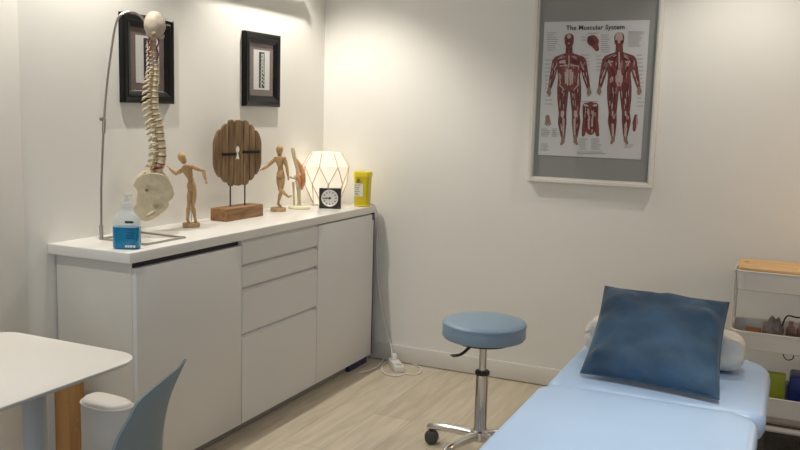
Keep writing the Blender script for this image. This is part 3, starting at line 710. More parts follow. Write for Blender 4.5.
# ------------------------------------------------------------------ keyhole sculpture
ks = thing('keyhole_sculpture', 'round brown plank disc with keyhole standing on wooden block', 'sculpture', (.11, -.97, Z0))
MB().box((-.046, -.142, 0), (.046, .142, .056), .002).build('base_block', 'block', ks, 30)
dv = Vector((.20, .98, 0)).normalized(); dn = Vector((.98, -.20, 0)).normalized()
cz = 1.181 - Z0; RR = .151; TH = .008
mx = basis((0, 0, cz), dv, (0, 0, 1), dn)
ed = [-.146, -.100, -.060, -.029, .029, .066, .104, .146]
def rim(u_): return math.sqrt(max(1e-6, RR * RR - u_ * u_))
disc_t = None
key = [(.0195 * math.cos(math.radians(a)), .016 + .0195 * math.sin(math.radians(a))) for a in range(-50, 231, 20)]
key = key + [(-.0115, -.004), (-.0200, -.030), (.0200, -.030), (.0115, -.004)]
for i in range(7):
    a, b = ed[i] + .0040, ed[i + 1] - .0040
    bump = (.004, .0, .005, -.002, .004, -.001, .003)[i]
    topP = []; n = 9
    for q in range(n + 1):
        u_ = a + (b - a) * q / n; z = rim(u_) if abs(u_) < RR else 0
        rd = .008 * (1 - (1 - (2 * q / n - 1) ** 2) ** .5)
        topP.append((u_, max(.012, z + bump - rd)))
    poly = topP + [(u_, -z) for u_, z in topP[::-1]]
    loops = [poly[::-1]]
    if i == 3: loops.append([(x, z) for x, z in key])
    bm_ = outline(loops, TH - .0015, .0015)
    bm_.transform(mx); q = MB(); q.add(bm_); q.build('plank', 'plank', ks, 30)
br = MB()
for (u0, u1, z0, rr) in ((-.104, -.021, -.004, .0065), (.021, .128, .004, .0065)):
    bm_ = MB(); bm_.box((u0, z0 - rr, TH - .001), (u1, z0 + rr, TH + .006), .001); br.add(bm_.bm, mx)
br.build('iron_bar', 'iron', ks, 30)
for u_ in (-.045, .045):
    p0 = mx @ Vector((u_, -rim(u_) + .012, 0)); MB().tube([Vector((p0.x, p0.y, .05)), p0], .0034, 8).build('support_rod', 'iron', ks)

# ------------------------------------------------------------------ knee joint model
kb = on(299, 208.5, 'z', Z0)
kn = thing('knee_joint_model', 'small bone joint model with orange muscles on pale base beside lamp', 'anatomical model', (kb.x, kb.y, Z0))
KO = Vector((kb.x, kb.y, Z0))
def K(px, py, d=0): return onv(px, py, KO, d) - KO
MB().lathe([(0, 0), (.050, 0), (.054, .004), (.052, .012), (.046, .016), (0, .016)], 32, Matrix.Diagonal((1.1, .85, 1, 1))).build('base', 'kneebase', kn)
MB().tube([K(292.4, 148), K(293.4, 152), K(295, 160), K(297.5, 168), K(299, 174)], [.008, .0105, .0095, .011, .014], 14).ell(K(299.5, 175), (.018, .017, .014)).ell(K(296, 177), (.012, .017, .012)).build('thigh_bone', 'bone', kn, 60)
MB().ell(K(298.6, 181.5), (.019, .018, .010)).tube([K(298.4, 181), K(298.6, 190), K(299, 200), K(299.4, 206)], [.016, .011, .009, .012], 14).build('shin_bone', 'bone', kn, 60)
MB().tube([K(293.4, 182), K(293.6, 194), K(294.2, 206)], [.007, .005, .006], 10).build('splint_bone', 'bone', kn, 60)
MB().tube([K(296.5, 159), K(300.5, 166), K(303, 174), K(303.4, 182), K(301.8, 190)], [.004, .012, .0155, .014, .004], 12, flat=.9).build('thigh_muscle', 'orange', kn, 60)
MB().tube([K(297.0, 172, -.012), K(299.5, 180, -.017), K(300.4, 188, -.012)], [.004, .010, .003], 10).build('calf_muscle', 'orange', kn, 60)
MB().tube([K(289.8, 177), K(294, 178.5), K(299, 179.5)], [.006, .0045, .006], 10).build('pivot_pin', 'steel', kn)

# ------------------------------------------------------------------ faceted lamp
lp = thing('table_lamp', 'lit white faceted paper lamp with thin wooden edges beside black clock', 'lamp', (.155, -.235, Z0))
def ringpts(r, z, off, n=8): return [Vector((r * math.cos(2 * PI * (i + off) / n + .25), r * math.sin(2 * PI * (i + off) / n + .25), z)) for i in range(n)]
r0, r1, r2, r3 = ringpts(.072, .012, 0), ringpts(.114, .118, .5), ringpts(.127, .212, 0), ringpts(.082, .284, 0)
lm = MB(); V = [[lm.bm.verts.new(p) for p in r] for r in (r0, r1, r2, r3)]; E_ = []
for i in range(8):
    j = (i + 1) % 8
    lm.bm.faces.new((V[0][i], V[0][j], V[1][i])); lm.bm.faces.new((V[0][j], V[1][j], V[1][i]))
    lm.bm.faces.new((V[1][i], V[2][j], V[2][i])); lm.bm.faces.new((V[1][i], V[1][j], V[2][j]))
    lm.bm.faces.new((V[2][i], V[2][j], V[3][j], V[3][i]))
    E_ += [(r0[i], r1[i]), (r0[j], r1[i]), (r1[i], r2[i]), (r1[i], r2[j]), (r2[i], r3[i])]
lm.bm.faces.new(V[3])
sh = lm.build('lamp_shade', 'lampshade', lp, 5)
es = MB()
for a_, b_ in E_:
    c_ = Vector((0, 0, .15)); a2 = a_ + (a_ - c_).normalized() * .0008; b2 = b_ + (b_ - c_).normalized() * .0008
    es.tube([a2, b2], .0021, 6)
es.build('edge_strips', 'gold', lp)
MB().lathe([(0, 0), (.073, 0), (.073, .010), (.066, .013), (0, .013)], 24).build('lamp_base', 'white', lp)
bl = bpy.data.lights.new('bulb', 'POINT'); bl.energy = 1.35; bl.color = (1, .88, .70); bl.shadow_soft_size = .05
bo_ = bpy.data.objects.new('bulb', bl); bo_.location = (.155, -.235, Z0 + .16); C.objects.link(bo_)

# ------------------------------------------------------------------ clock
ck = thing('desk_clock', 'small black square clock with round white dial in front of lamp', 'clock', (.252, -.355, Z0), math.radians(24))
MB().box((-.056, -.022, 0), (.056, .022, .106), .003).build('clock_case', 'clockblack', ck, 30)
mc = basis((0, -.0222, .055), (1, 0, 0), (0, 0, 1), (0, -1, 0))
MB().lathe([(0, 0), (.040, 0), (.040, .0012), (0, .0012)], 40, mc).build('dial', 'clockface', ck, 30)
MB().lathe([(.0385, 0), (.044, 0), (.044, .003), (.041, .004), (.0385, .002), (.0385, 0)], 40, mc).build('ring', 'clockring', ck, 40)
tk = MB()
for q in range(12):
    a_ = q * PI / 6; m2 = mc @ Matrix.Rotation(a_, 4, 'Z'); bb = MB(); bb.box((-.0019, .027, .0012), (.0019, .036, .0018)); tk.add(bb.bm, m2)
tk.build('hour_marks', 'ink', ck, 0)
hd = MB(); bb = MB(); bb.box((-.0022, -.004, .0019), (.0022, .022, .0024)); hd.add(bb.bm, mc @ Matrix.Rotation(math.radians(88), 4, 'Z'))
hd.build('hour_hand', 'ink', ck, 0)
hd = MB(); bb = MB(); bb.box((-.0014, -.006, .0025), (.0014, .032, .003)); hd.add(bb.bm, mc @ Matrix.Rotation(math.radians(96), 4, 'Z')); hd.lathe([(0, .0012), (.006, .0012), (.006, .0034), (0, .0034)], 16, mc); hd.build('minute_hand', 'ink', ck, 0)

# ------------------------------------------------------------------ yellow bin
yb = thing('sharps_bin', 'tall yellow plastic bin with white label at the far worktop end', 'bin', (.333, -.146, Z0), math.radians(12))
def rr3(hw, hd_, r, z): return [Vector((x, y, z)) for x, y in rrect(-hw, -hd_, hw, hd_, r, 5)]
MB().rings([rr3(.036, .034, .012, .0005), rr3(.038, .036, .014, .004), rr3(.043, .041, .016, .160)]).build('bin_body', 'yellow', yb, 50)
MB().rings([rr3(.046, .044, .018, .158), rr3(.046, .044, .018, .178), rr3(.043, .041, .016, .186), rr3(.030, .028, .012, .188)]).build('bin_lid', 'yellowlid', yb, 50)
ty = math.atan2(.007, .16)
ml = basis((0, -.0403, .09), (1, 0, 0), (0, -math.sin(.031), math.cos(.031)), (0, -math.cos(.031), -math.sin(.031)))
q = MB(); bb = MB(); bb.box((-.036, -.036, 0), (.014, .034, .0012)); q.add(bb.bm, ml); lab = q.build('label', 'label', yb, 0)
q = MB()
for k_, (a_, b_, y_) in enumerate(((-.030, -.016, .024), (-.012, .000, .026), (-.032, -.006, .012), (-.030, -.010, .002), (-.032, -.004, -.010), (-.030, -.014, -.020), (-.032, -.006, -.028))):
    bb = MB(); bb.box((a_, y_ - .0022, .0013), (b_, y_ + .0022, .0016)); q.add(bb.bm, ml)
q.build('printed_lines', 'printgrey', lab, 0)
q = MB()
for a_ in (90, 210, 330):
    c_ = (.006 * math.cos(math.radians(a_)) - .012, .006 * math.sin(math.radians(a_)) + .047)
    q.tube([ml @ Vector((c_[0] + .005 * math.cos(k_ * .6), c_[1] + .005 * math.sin(k_ * .6), .002)) for k_ in range(9)], .0016, 5)
q.build('hazard_mark', 'ink', yb)
tg = MB(); tp = on(361, 206.5, 'z', Z0)
tg.tube(smoothpath([(tp.x - .03, tp.y + .0, Z0 + .004), (tp.x, tp.y - .006, Z0 + .006), (tp.x + .03, tp.y + .012, Z0 + .005), (tp.x + .036, tp.y + .03, Z0 + .004)], 5), [.004] * 16, 8, flat=.9)
tag(tg.build('plastic_tie', 'yellowlid'), 'small pale strip lying on worktop at foot of yellow bin', 'strip')

# ------------------------------------------------------------------ stool
sx, sy_ = 1.345, -1.005
so = thing('swivel_stool', 'round dusty blue stool with chrome column and casters on the floor', 'stool', (sx, sy_, 0))
RS = .169
MB().lathe([(0, .488), (RS - .02, .488), (RS - .006, .491), (RS, .499), (RS, .541), (RS - .003, .546), (RS, .550), (RS - .005, .557), (RS - .02, .562), (RS * .5, .566), (0, .567)], 56).build('seat', 'stoolv', so, 60)
MB().tube([Vector(((RS + .0005) * math.cos(a * PI / 32), (RS + .0005) * math.sin(a * PI / 32), .546)) for a in range(64)], .0022, 6, closed=True).build('seat_piping', 'stoolv', so)
MB().lathe([(0, .464), (.085, .464), (.115, .472), (.115, .4885), (0, .4885)], 32).build('seat_plate', 'rubber', so)
MB().tube(smoothpath([(-.02, .0, .474), (-.055, -.01, .444), (-.075, -.018, .422), (-.09, -.022, .410)], 4), .0065, 8).tube([(-.082, -.021, .414), (-.10, -.024, .406), (-.118, -.028, .403), (-.132, -.030, .405)], [.007, .012, .012, .004], 10, flat=.5).build('height_lever', 'rubber', so)
MB().lathe([(0, .34), (.0155, .34), (.0155, .472), (0, .472)], 24).build('gas_piston', 'chrome', so)
MB().lathe([(0, .335), (.029, .335), (.030, .339), (.030, .348), (.026, .352), (0, .352)], 28).build('collar', 'rubber', so)
MB().lathe([(0, .085), (.029, .085), (.029, .11), (.0265, .115), (.0255, .336), (0, .336)], 28).build('column', 'chrome', so)
MB().lathe([(0, .056), (.030, .056), (.037, .062), (.037, .096), (.030, .102), (0, .102)], 28).build('hub', 'chrome', so)
def caster(parent, x, y, rz):
    m_ = Matrix.Translation((x, y, 0)) @ Matrix.Rotation(rz, 4, 'Z')
    q = MB(); q.add((lambda b_: b_.bm)(MB().tube([(0, 0, .045), (0, 0, .069)], .006, 8)), m_); st_ = q.build('caster_stem', 'steel', parent)
    for s_ in (-1, 1):
        q = MB(); q.lathe([(0, -.010), (.022, -.010), (.0275, -.007), (.028, 0), (.0275, .007), (.022, .010), (0, .010)], 24, m_ @ Matrix.Translation((.012, s_ * .0135, .0281)) @ Matrix.Rotation(PI / 2, 4, 'X')); q.build('caster_wheel', 'caster', parent, 40)
    q = MB(); bb = MB(); bb.tube([(.012 +   .026 * math.cos(a_), 0, .030 + .026 * math.sin(a_)) for a_ in [k_ * PI / 8 for k_ in range(-1, 10)]], .005, 8); bb.box((-.006, -.004, .02), (.02, .004, .052)); q.add(bb.bm, m_); q.build('caster_fork', 'caster', parent, 50)
for k_ in range(5):
    a_ = math.radians(181 + 72 * k_); c_, s_ = math.cos(a_), math.sin(a_)
    P = [Vector((r_ * c_, r_ * s_, z_)) for r_, z_ in ((.02, .080), (.08, .081), (.17, .080), (.212, .077), (.223, .072), (.225, .066))]
    lg = MB().tube(P, [.019, .018, .0155, .015, .014, .012], 12).build('base_leg', 'chrome', so)
    caster(lg, .225 * c_, .225 * s_, [.3, 5.2, 4.1, 1.2, 2.0][k_])

# ------------------------------------------------------------------ treatment table
bt = thing('treatment_table', 'light blue padded treatment table with separate head section at right', 'treatment table', (2.10, -2.2, 0))
BO = Vector((2.10, -2.2, 0))
def rr2(x0, y0, x1, y1, rn, rf, n=8):
    P = []
    for cx, cy, a, r in ((x1 - rf, y1 - rf, 0, rf), (x0 + rf, y1 - rf, 90, rf), (x0 + rn, y0 + rn, 180, rn), (x1 - rn, y0 + rn, 270, rn)):
        for i in range(n + 1):
            t = math.radians(a + 90 * i / n); P.append((cx + r * math.cos(t), cy + r * math.sin(t)))
    return P
def pad(name, x0, x1, y0, y1, z0, z1, rn, rf, edge):
    q = MB(); rings = []
    for f_, z in ((edge, z0), (edge * .3, z0 + edge * .3), (0, z0 + edge), (0, z1 - edge), (edge * .12, z1 - edge * .5), (edge * .4, z1 - edge * .14), (edge, z1 - .002), (edge * 2.2, z1)):
        rings.append([Vector((x - BO.x, y - BO.y, z)) for x, y in rr2(x0 + f_, y0 + f_, x1 - f_, y1 - f_, max(.012, rn - f_ * .5), max(.012, rf - f_ * .5))])
    q.rings(rings); return q.build(name, 'bedv', bt, 60)
pad('main_pad', 1.762, 2.402, -3.9, -1.648, .470, .560, .05, .085, .030)
pad('head_pad', 1.770, 2.418, -1.645, -1.00, .465, .554, .045, .14, .034)
q = MB(); q.box((1.84 - BO.x, -3.75 - BO.y, .43), (2.35 - BO.x, -1.3 - BO.y, .475), .01); q.build('frame', 'white', bt, 30)
q = MB(); q.box((1.90 - BO.x, -3.5 - BO.y, .0), (2.29 - BO.x, -1.55 - BO.y, .06), .01); q.build('base_frame', 'white', bt, 30)
for y_ in (-3.2, -1.95):
    q = MB(); q.box((2.02 - BO.x, y_ - .05 - BO.y, .05), (2.18 - BO.x, y_ + .05 - BO.y, .44), .008); q.build('column', 'white', bt, 30)

# ------------------------------------------------------------------ towel roll and pillow
tr = MB(); n = 40; rings = []
for i in range(n + 1):
    f_ = i / n; x = 1.808 + f_ * .524
    e_ = (1 - (2 * f_ - 1) ** 8) ** .5 if 0 < i < n else .02
    ring = []
    for k_ in range(28):
        a_ = 2 * PI * k_ / 28; c_, s_ = math.cos(a_), math.sin(a_)
        yy = .075 * math.copysign(abs(c_) ** .7, c_) * (.72 + .28 * e_); zz = .066 * math.copysign(abs(s_) ** .75, s_) * (.45 + .55 * e_)
        p = Vector((x, -1.215 + yy, .5535 + .066 + zz))
        d_ = .016 * noise.noise(Vector((x * 8, c_ * 1.6, s_ * 1.6))) + .009 * noise.noise(Vector((x * 22, c_ * 3, s_ * 3)))
        fold = -.016 * math.exp(-((s_ - .15) / .12) ** 2)
        p += Vector((0, c_, s_ if s_ > -.7 else 0)) * (d_ + fold); p.z = max(p.z, .5547)
        ring.append(p)
    rings.append(ring)
tr.rings(rings); tag(tr.build('rolled_towel', 'towel', None, 70), 'white rolled towel lying behind the navy cushion on light blue table', 'towel')

BL, BR_, TL, TR = Vector((1.862, -1.536, .562)), Vector((2.287, -1.593, .562)), Vector((1.868, -1.245, .795)), Vector((2.276, -1.268, .790))
nrm = (BR_ - BL).cross(TL - BL).normalized()
if nrm.z < 0: nrm = -nrm
N_ = 44
def pil(u_, v_, side):
    # u,v in -1..1; edges bow in a little between the pointed corners
    bu = 1 - .055 * (1 - v_ * v_); bv = 1 - .05 * (1 - u_ * u_)
    uu, vv = (u_ * bu + 1) / 2, (v_ * bv + 1) / 2
    p = BL.lerp(BR_, uu).lerp(TL.lerp(TR, uu), vv)
    prof = ((1 - abs(u_) ** 2.6) * (1 - abs(v_) ** 2.6))
    th = .068 * max(0, prof) ** .5
    w_ = .015 * noise.noise(Vector((u_ * 2.2, v_ * 2.0, side * 3.0))) + .006 * noise.noise(Vector((u_ * 6, v_ * 4, 7 + side)))
    rad = math.hypot(abs(u_) - .8, abs(v_) - .8)
    w_ += .006 * math.sin(9 * math.atan2(v_, u_) + 3 * u_) * min(1, prof * 4) * max(0, abs(u_ * v_)) * 1.6
    eu, ev = max(0, abs(u_) - .55) / .45, max(0, abs(v_) - .55) / .45
    w_ += .007 * ev * (1 - ev) * 3 * math.sin(11 * u_ + 2.5 * v_ + 4 * noise.noise(Vector((u_ * 2, v_, side)))) + .007 * eu * (1 - eu) * 3 * math.sin(10 * v_ - 2 * u_ + 5 * noise.noise(Vector((v_ * 2, u_, side))))
    th = th * (1 if side > 0 else .45) + w_ * min(1, prof * 5)
    return p + nrm * (side * th + .010)
pm = MB()
for side in (1, -1):
    V = [[pm.bm.verts.new(pil(math.sin((2 * i / N_ - 1) * PI / 2), math.sin((2 * j / N_ - 1) * PI / 2), side)) for i in range(N_ + 1)] for j in range(N_ + 1)]
    for j in range(N_):
        for i in range(N_): pm.bm.faces.new((V[j][i], V[j][i + 1], V[j + 1][i + 1], V[j + 1][i]))
bmesh.ops.remove_doubles(pm.bm, verts=pm.bm.verts[:], dist=.0005)
for v in pm.bm.verts: v.co.z = max(v.co.z, .5606 if v.co.y < -1.64 else .5550)
po = pm.build('cushion', 'velvet', None, 80)
tag(po, 'square navy velvet cushion propped against the rolled white towel', 'cushion')
sm_ = MB(); pts = []
for a_, b_ in (((-1, -1), (1, -1)), ((1, -1), (1, 1)), ((1, 1), (-1, 1)), ((-1, 1), (-1, -1))):
    for k_ in range(16):
        f_ = k_ / 16; pts.append(pil(a_[0] + (b_[0] - a_[0]) * f_, a_[1] + (b_[1] - a_[1]) * f_, 1))
sm_.tube(pts, .0032, 6, closed=True).build('piping', 'velvet', po)

# ------------------------------------------------------------------ utility trolley
TX0, TX1, TY0, TY1 = 2.245, 2.68, -.45, -.17
tl = thing('utility_trolley', 'white three tier metal trolley with wooden lid against the back wall', 'trolley', ((TX0 + TX1) / 2, (TY0 + TY1) / 2, 0))
TO = Vector(((TX0 + TX1) / 2, (TY0 + TY1) / 2, 0)); hx, hy = (TX1 - TX0) / 2, (TY1 - TY0) / 2
def tray(zb, zt, nm):
    q = MB()
    def rg(ins, z, r=.05): return [Vector((x, y, z)) for x, y in rrect(-hx + ins, -hy + ins, hx - ins, hy - ins, r - ins * .5, 7)]
    q.rings([rg(.014, zb), rg(.008, zb + .003), rg(0, zt), rg(.003, zt), rg(.011, zb + .006)], cap=True)
    o = q.build(nm, 'cart', tl, 40)
    r_ = MB(); r_.tube([Vector((x, y, zt)) for x, y in rrect(-hx - .001, -hy - .001, hx + .001, hy + .001, .05, 7)], .0042, 6, closed=True); r_.build('rim', 'cart', o)
    return o
tray(.690, .772, 'top_tray'); tray(.440, .517, 'middle_tray'); tray(.165, .248, 'bottom_tray')
for s_ in (-1, 1):
    for t_ in (-1, 1):
        q = MB(); q.tube([(s_ * (hx + .002), t_ * (hy - .045), .06), (s_ * (hx + .002), t_ * (hy - .045), .77)], .011, 10, flat=.6); q.build('post', 'cart', tl)
    q = MB(); q.tube([(s_ * (hx + .002), -hy + .045, .07), (s_ * (hx + .002), hy - .045, .07)], .010, 10); q.build('end_bar', 'cart', tl)
for t_ in (-1, 1):
    q = MB(); q.tube([(-hx, t_ * (hy - .02), .112), (hx, t_ * (hy - .02), .112)], .0125, 12); q.build('lower_bar', 'cart', tl)
for s_ in (-1, 1):
    for t_ in (-1, 1):
        q = MB(); q.lathe([(0, -.01), (.024, -.01), (.027, 0), (.024, .01), (0, .01)], 20, Matrix.Translation((s_ * (hx - .004), t_ * (hy - .045), .0312)) @ Matrix.Rotation(PI / 2, 4, 'X')).tube([(s_ * (hx - .004), t_ * (hy - .045), .03), (s_ * (hx - .004), t_ * (hy - .045), .075)], .007, 8); q.build('wheel', 'caster', tl)
hl = [(-hx + .035 + .013 * math.cos(k_ * PI / 8), .032 + .017 * math.sin(k_ * PI / 8)) for k_ in range(16)]
bm_ = outline([rrect(-hx + .007, -hy + .007, hx - .007, hy - .007, .045, 8), hl], .006, .001)
q = MB(); q.add(bm_, Matrix.Translation((TO.x, TO.y, .7795))); ld = q.build('lid', 'bamboo', None, 30)
ld.parent = tl; ld.matrix_parent_inverse = Matrix.Translation(-TO)
MB().lathe([(0, 0), (.0115, 0), (.0115, .002), (0, .002)], 16, Matrix.Translation((-hx + .035, .032, .774)) @ Matrix.Diagonal((1, 1.3, 1, 1))).build('hole_shade', 'dark', ld)  # dark disc painting the shade inside the lid's cut-out
for c_ in ld.children: c_.matrix_parent_inverse = Matrix.Identity(4); c_.location = TO

mm = mat('dark_flecked_sheet', (.085, .07, .058), .95, var=.55, scale=160, bump=.4, bscale=200); M['mat'] = mm
tag(MB().box((2.20, -.62, .0005), (3.1, -.03, .004), .001).build('floor_sheet', 'mat', None, 30), 'thin dark flecked sheet on the floor under white trolley', 'mat')  # thin dark flecked sheet laid over the floor
# things in the trolley
zm = .4465; zbm = .1715
q = MB(); q.box((2.46, -.43, zm), (2.64, -.30, zm + .055), .012); tag(q.build('black_case', 'rubber', None, 40), 'flat black case lying at front of middle trolley tray', 'case')
q = MB(); q.box((2.295, -.40, zm), (2.36, -.30, zm + .062), .006); tag(q.build('small_box', mat('rust_card', (.26, .10, .04), .7), None, 30), 'small rust coloured box at left of middle trolley tray', 'box')
g = bmesh.new(); bmesh.ops.create_icosphere(g, subdivisions=4, radius=1)
for v in g.verts:
    v.co = v.co * (1 + .28 * noise.noise(v.co * 2.2) + .1 * noise.noise(v.co * 6)); v.co = Vector((2.405 + v.co.x * .04, -.30 + v.co.y * .05, max(zm + .0005, zm + .05 + v.co.z * .062)))
q = MB(); q.add(g); tag(q.build('cloth_pouch', 'greyc', None, 70), 'crumpled grey cloth bundle in middle trolley tray', 'pouch')
for i in range(3):
    q = MB(); m_ = Matrix.Translation((2.475 + i * .042, -.25 + .006 * i, zm)); q.lathe([(0, 0.0005), (.018, .0005), (.019, .006), (.019, .060), (.012, .072), (.009, .078), (.010, .094), (0, .095)], 20, m_)
    tag(q.build('small_bottle', 'pink', None, 50), ['dusty pink bottle beside the grey cloth bundle, leftmost of three', 'middle one of three dusty pink bottles behind black case', 'rightmost of three dusty pink bottles in middle trolley tray'][i], 'bottle', 'pink bottles in the trolley')
q = MB(); q.tube(smoothpath([(2.445, -.29, zm + .004), (2.44, -.28, zm + .06), (2.455, -.27, zm + .118), (2.50, -.24, zm + .112), (2.56, -.215, zm + .117), (2.62, -.215, zm + .105), (2.655, -.215, zm + .06), (2.645, -.20, zm + .004)], 6), .0034, 7)
tag(q.build('black_cable', 'rubber'), 'thin black cable looped above things in middle trolley tray', 'cable')
q = MB(); q.box((2.395, -.33, zbm), (2.472, -.29, zbm + .150), .004); tag(q.build('lime_box', 'lime', None, 30), 'upright yellow green box standing in bottom trolley tray', 'box')
q = MB(); q.box((2.487, -.35, zbm), (2.62, -.22, zbm + .155), .010); bb = q.build('blue_container', 'bluebox', None, 40); tag(bb, 'deep blue container standing right of yellow green box in trolley', 'container')
q = MB(); q.box((2.474, -.27, zbm), (2.486, -.20, zbm + .095), .002); tag(q.build('grey_folder', 'teal', None, 30), 'thin grey folder between yellow green box and blue container', 'folder')
q = MB(); q.tube(smoothpath([(2.455, -.40, .441), (2.456, -.41, .425), (2.470, -.415, .412), (2.490, -.41, .418), (2.494, -.40, .441)], 6), .0022, 6); tag(q.build('wire_loop', 'rubber'), 'short black wire loop hanging under middle trolley tray', 'wire')

# ------------------------------------------------------------------ power strip and cables
pc = on(398, 364, 'z', .02)
ps = thing('power_strip', 'white socket strip on the floor beside baseboard and cabinet', 'power strip', (.548, -.118, 0), math.radians(-52))
MB().box((-.085, -.026, .0005), (.085, .026, .036), .005).build('housing', 'white', ps, 30)
for i in range(3):
    q = MB(); q.lathe([(0, 0), (.020, 0), (.020, .0012), (.017, .0016), (0, .0008)], 24, Matrix.Translation((-.054 + i * .054, 0, .0358))); so_ = q.build('socket', 'white' if i == 1 else 'sock', ps, 30)
q = MB(); q.lathe([(0, 0), (.017, 0), (.016, .022), (.010, .030), (0, .031)], 20, Matrix.Translation((-.054, 0, .037))); q.build('plug', 'white', ps, 40)
def gp(px, py, z=.006): return on(px, py, 'z', z)
loop = [gp(403, 374), gp(398, 375.5), gp(388, 374.5), gp(382, 370), gp(383, 364), gp(390, 360.5), gp(400, 359.8), gp(412, 363), gp(420, 367.5), gp(421, 371.5), gp(415, 374.2), gp(405, 373.4)]
for i, p in enumerate(loop): p.z = .0045
MB_ = MB(); MB_.tube(smoothpath(loop, 5), .004, 7); tag(MB_.build('extension_lead', 'cable'), 'white lead coiled in one loop around the power strip', 'cable')
lead = [gp(386, 354, .02), gp(383, 360, .01), gp(378, 366), gp(368, 371), gp(359, 372.3)]
MB_ = MB(); MB_.tube(smoothpath(lead, 6), .0038, 7); tag(MB_.build('power_lead', 'cable'), 'white lead curving from power strip under the cabinet', 'cable')
drop = [on(368, 204, 'y', -.082), on(374.5, 206, 'y', -.045), on(378, 222, 'y', -.03), on(376.6, 250, 'y', -.022), on(379, 290, 'y', -.02), on(386, 330, 'y', -.022), on(391, 346, 'y', -.03), on(392, 352, 'y', -.06)]
drop[0].z = HC + .004; drop[-1].z = .05
MB_ = MB(); MB_.tube(smoothpath(drop, 6), .0035, 7); tag(MB_.build('lamp_cable', 'cable'), 'white cable hanging from worktop end down back wall', 'cable')

# ------------------------------------------------------------------ side table, bolster, board, chair at lower left
tb = thing('side_table', 'small white table with rounded corners on grey post at lower left', 'table', (.634, -2.77, 0))
def slab(z, ins): return [Vector((x, y, z)) for x, y in rrect(.362 - .64 + ins, -3.05 + 2.77 + ins, .908 - .64 - ins, -2.484 + 2.77 - ins, .085 - ins * .5, 10)]
MB().rings([slab(.722, .0), slab(.7215, 0), slab(.7185, .001), slab(.7165, .004)][::-1] + [slab(.7225, .0008)]).build('tabletop', 'table', tb, 30)
MB().rings([slab(.7165, .004), slab(.711, .007), slab(.708, .013)]).build('table_edge', 'tabedge', tb, 30)
MB().lathe([(0, .008), (.030, .008), (.030, .694), (0, .694)], 32, Matrix.Translation((.07, .09, 0))).build('post', 'pole', tb)
MB().box((.07 - .11, .09 - .11, .692), (.07 + .11, .09 + .11, .7085), .004).build('top_plate', 'pole', tb, 30)
MB().rings([[Vector((x + .07, y + .09, z)) for x, y in rrect(-.11 + i_, -.11 + i_, .11 - i_, .11 - i_, .03, 6)] for z, i_ in ((0, 0), (.006, 0), (.010, .006))]).build('foot_plate', 'pole', tb, 30)

bs_ = thing('bolster', 'white vinyl half round bolster standing upright against sideboard end', 'bolster', (.640, -2.36, 0), math.radians(-6))
def dsh(k_, z):
    P = []
    n = 20
    for i in range(n + 1):
        a_ = PI * i / n; P.append(Vector((.098 * k_ * math.cos(a_), -.075 + .075 * (1 - k_) + .15 * k_ * math.sin(a_) * .9, z)))
    return [p for p in P]
def dshape(ins, z):
    n = 24; P = []
    for i in range(n):
        a_ = 2 * PI * i / n; c_, s_ = math.cos(a_), math.sin(a_)
        x = (.088 - ins) * math.copysign(abs(c_) ** .8, c_); y = (.056 - ins) * (s_ if s_ > 0 else math.copysign(abs(s_) ** .45, s_) * .8)
        P.append(Vector((x, -y, z)))
    return P
H_ = .522
q = MB(); q.rings([dshape(.012, 0.0005), dshape(.002, .008), dshape(0, .02), dshape(-.001, .25), dshape(0, H_ - .02), dshape(.003, H_ - .008), dshape(.010, H_ - .001), dshape(.03, H_ + .002)]); q.build('cushion_body', 'bolster', bs_, 60)
q = MB(); q.tube(dshape(-.0008, H_ - .014), .0028, 6, closed=True); q.build('seam', 'bolster', bs_)
bd = MB(); bd.box((.085, -2.045, .0005), (.205, -2.018, .47), .003); bo1 = bd.build('pine_board', 'pine', None, 30)
tag(bo1, 'orange pine board standing upright between wall and white bolster', 'board')
q = MB()
for x, z in ((.197, .27), (.190, .235), (.15, .33)): q.lathe([(0, 0), (.007, 0), (.006, .0012), (0, .0015)], 14, Matrix.Translation((x, -2.0448, z)) @ Matrix.Rotation(PI / 2, 4, 'X'))
q.build('knot', 'disc', bo1)

ang = math.radians(114); CL = Vector((math.cos(ang), math.sin(ang), 0)); CF = Vector((-CL.y, CL.x, 0))
tip = on(186.9, 359, 'z', .8)
def cray(px, py, a_):
    d = ray(px, py); t_ = ((tip - CL * a_ - CAM).dot(CL)) / d.dot(CL); P = CAM + d * t_
    return Vector(((P - tip).dot(CF), P.z))
rimk = [(0, 186.9, 359), (.015, 178.9, 367.8), (.06, 154.4, 387.8), (.094, 139, 402), (.116, 131, 416.7), (.139, 121, 434), (.158, 114.4, 450), (.185, 107, 478), (.205, 103, 505)]
rimp = smoothpath([Vector((a_, *cray(x, y, a_))) for a_, x, y in rimk], 4)          # (sideways, forward, height)
ridge = smoothpath([Vector((0, *cray(x, y, 0))) for x, y in ((186.9, 359), (176.7, 381), (169, 401), (163.3, 427.8), (161, 450), (160, 480), (164, 520))], 5)
seat_c = tip + CF * .21; CO = Vector((seat_c.x, seat_c.y, 0))
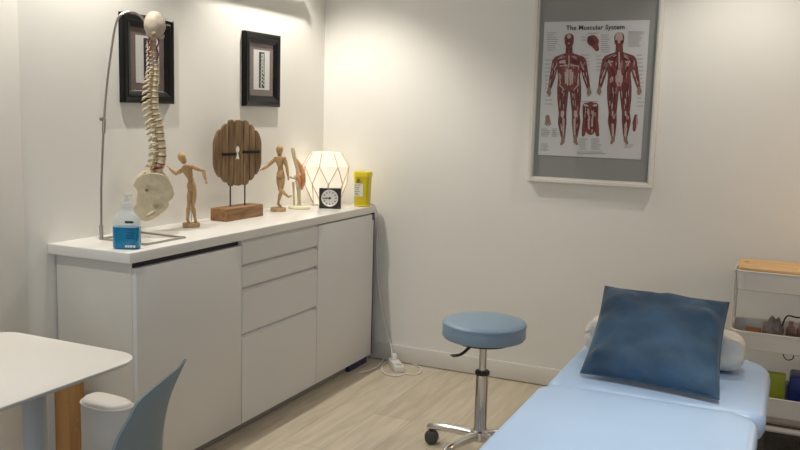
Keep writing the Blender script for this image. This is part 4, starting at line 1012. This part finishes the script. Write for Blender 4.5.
ch = thing('shell_chair', 'grey blue moulded plastic chair with pointed curved back beside small white table', 'chair', CO)
def cw(a_, f_, z): p = tip + CL * a_ + CF * f_; return Vector((p.x - CO.x, p.y - CO.y, z))
nr, nd = len(rimp), 14
def back(side, i, k_):
    a_, f_, z = rimp[i]; u_ = i / (nr - 1)
    if side > 0: z -= .03 * min(1, a_ / .06)
    rp = ridge[min(len(ridge) - 1, int(round(u_ * (len(ridge) - 1))))]
    zr = min(rp.z, z - .0) if i else z
    # the ridge point at this level, then a bowed line out to the rim
    zz = ridge[0].z; fr_ = ridge[0].y
    for p, q in zip(ridge, ridge[1:]):
        if q.z <= rp.z <= p.z: zz = rp.z; fr_ = p.y + (q.y - p.y) * ((p.z - rp.z) / max(1e-6, p.z - q.z)); break
    t_ = k_ / nd
    return cw(side * a_ * t_, fr_ + (f_ - fr_) * t_ ** 1.6, rp.z + (z - rp.z) * t_)
q = MB()
for side in (-1, 1):
    for off in (0, .006):
        V = [[q.bm.verts.new(back(side, i, k_) + CF * off) for k_ in range(nd + 1)] for i in range(nr)]
        for i in range(nr - 1):
            for k_ in range(nd):
                try: q.bm.faces.new((V[i][k_], V[i][k_ + 1], V[i + 1][k_ + 1], V[i + 1][k_]))
                except ValueError: pass
        if off == 0: V0 = V
    for i in range(nr - 1): q.bm.faces.new((V0[i][nd], V0[i + 1][nd], V[i + 1][nd], V[i][nd]))
bmesh.ops.remove_doubles(q.bm, verts=q.bm.verts[:], dist=.0004)
q.build('backrest', 'chairp', ch, 60)
q = MB(); q.rings([[cw(.195 * math.sin(a_ * PI / 16) * k_, .235 - .185 * math.cos(a_ * PI / 16) * k_, z) for a_ in range(32)] for k_, z in ((.5, .415), (.85, .422), (1, .445), (.98, .455), (.7, .444), (.3, .440))]); q.build('seat', 'chairp', ch, 60)
for s_ in (-1, 1):
    for t_ in (-1, 1):
        q = MB(); q.tube([cw(s_ * .08, .21 + t_ * .08, .425), cw(s_ * .12, .21 + t_ * .12, 0)], [.014, .010], 10); q.build('leg', 'chairp', ch)
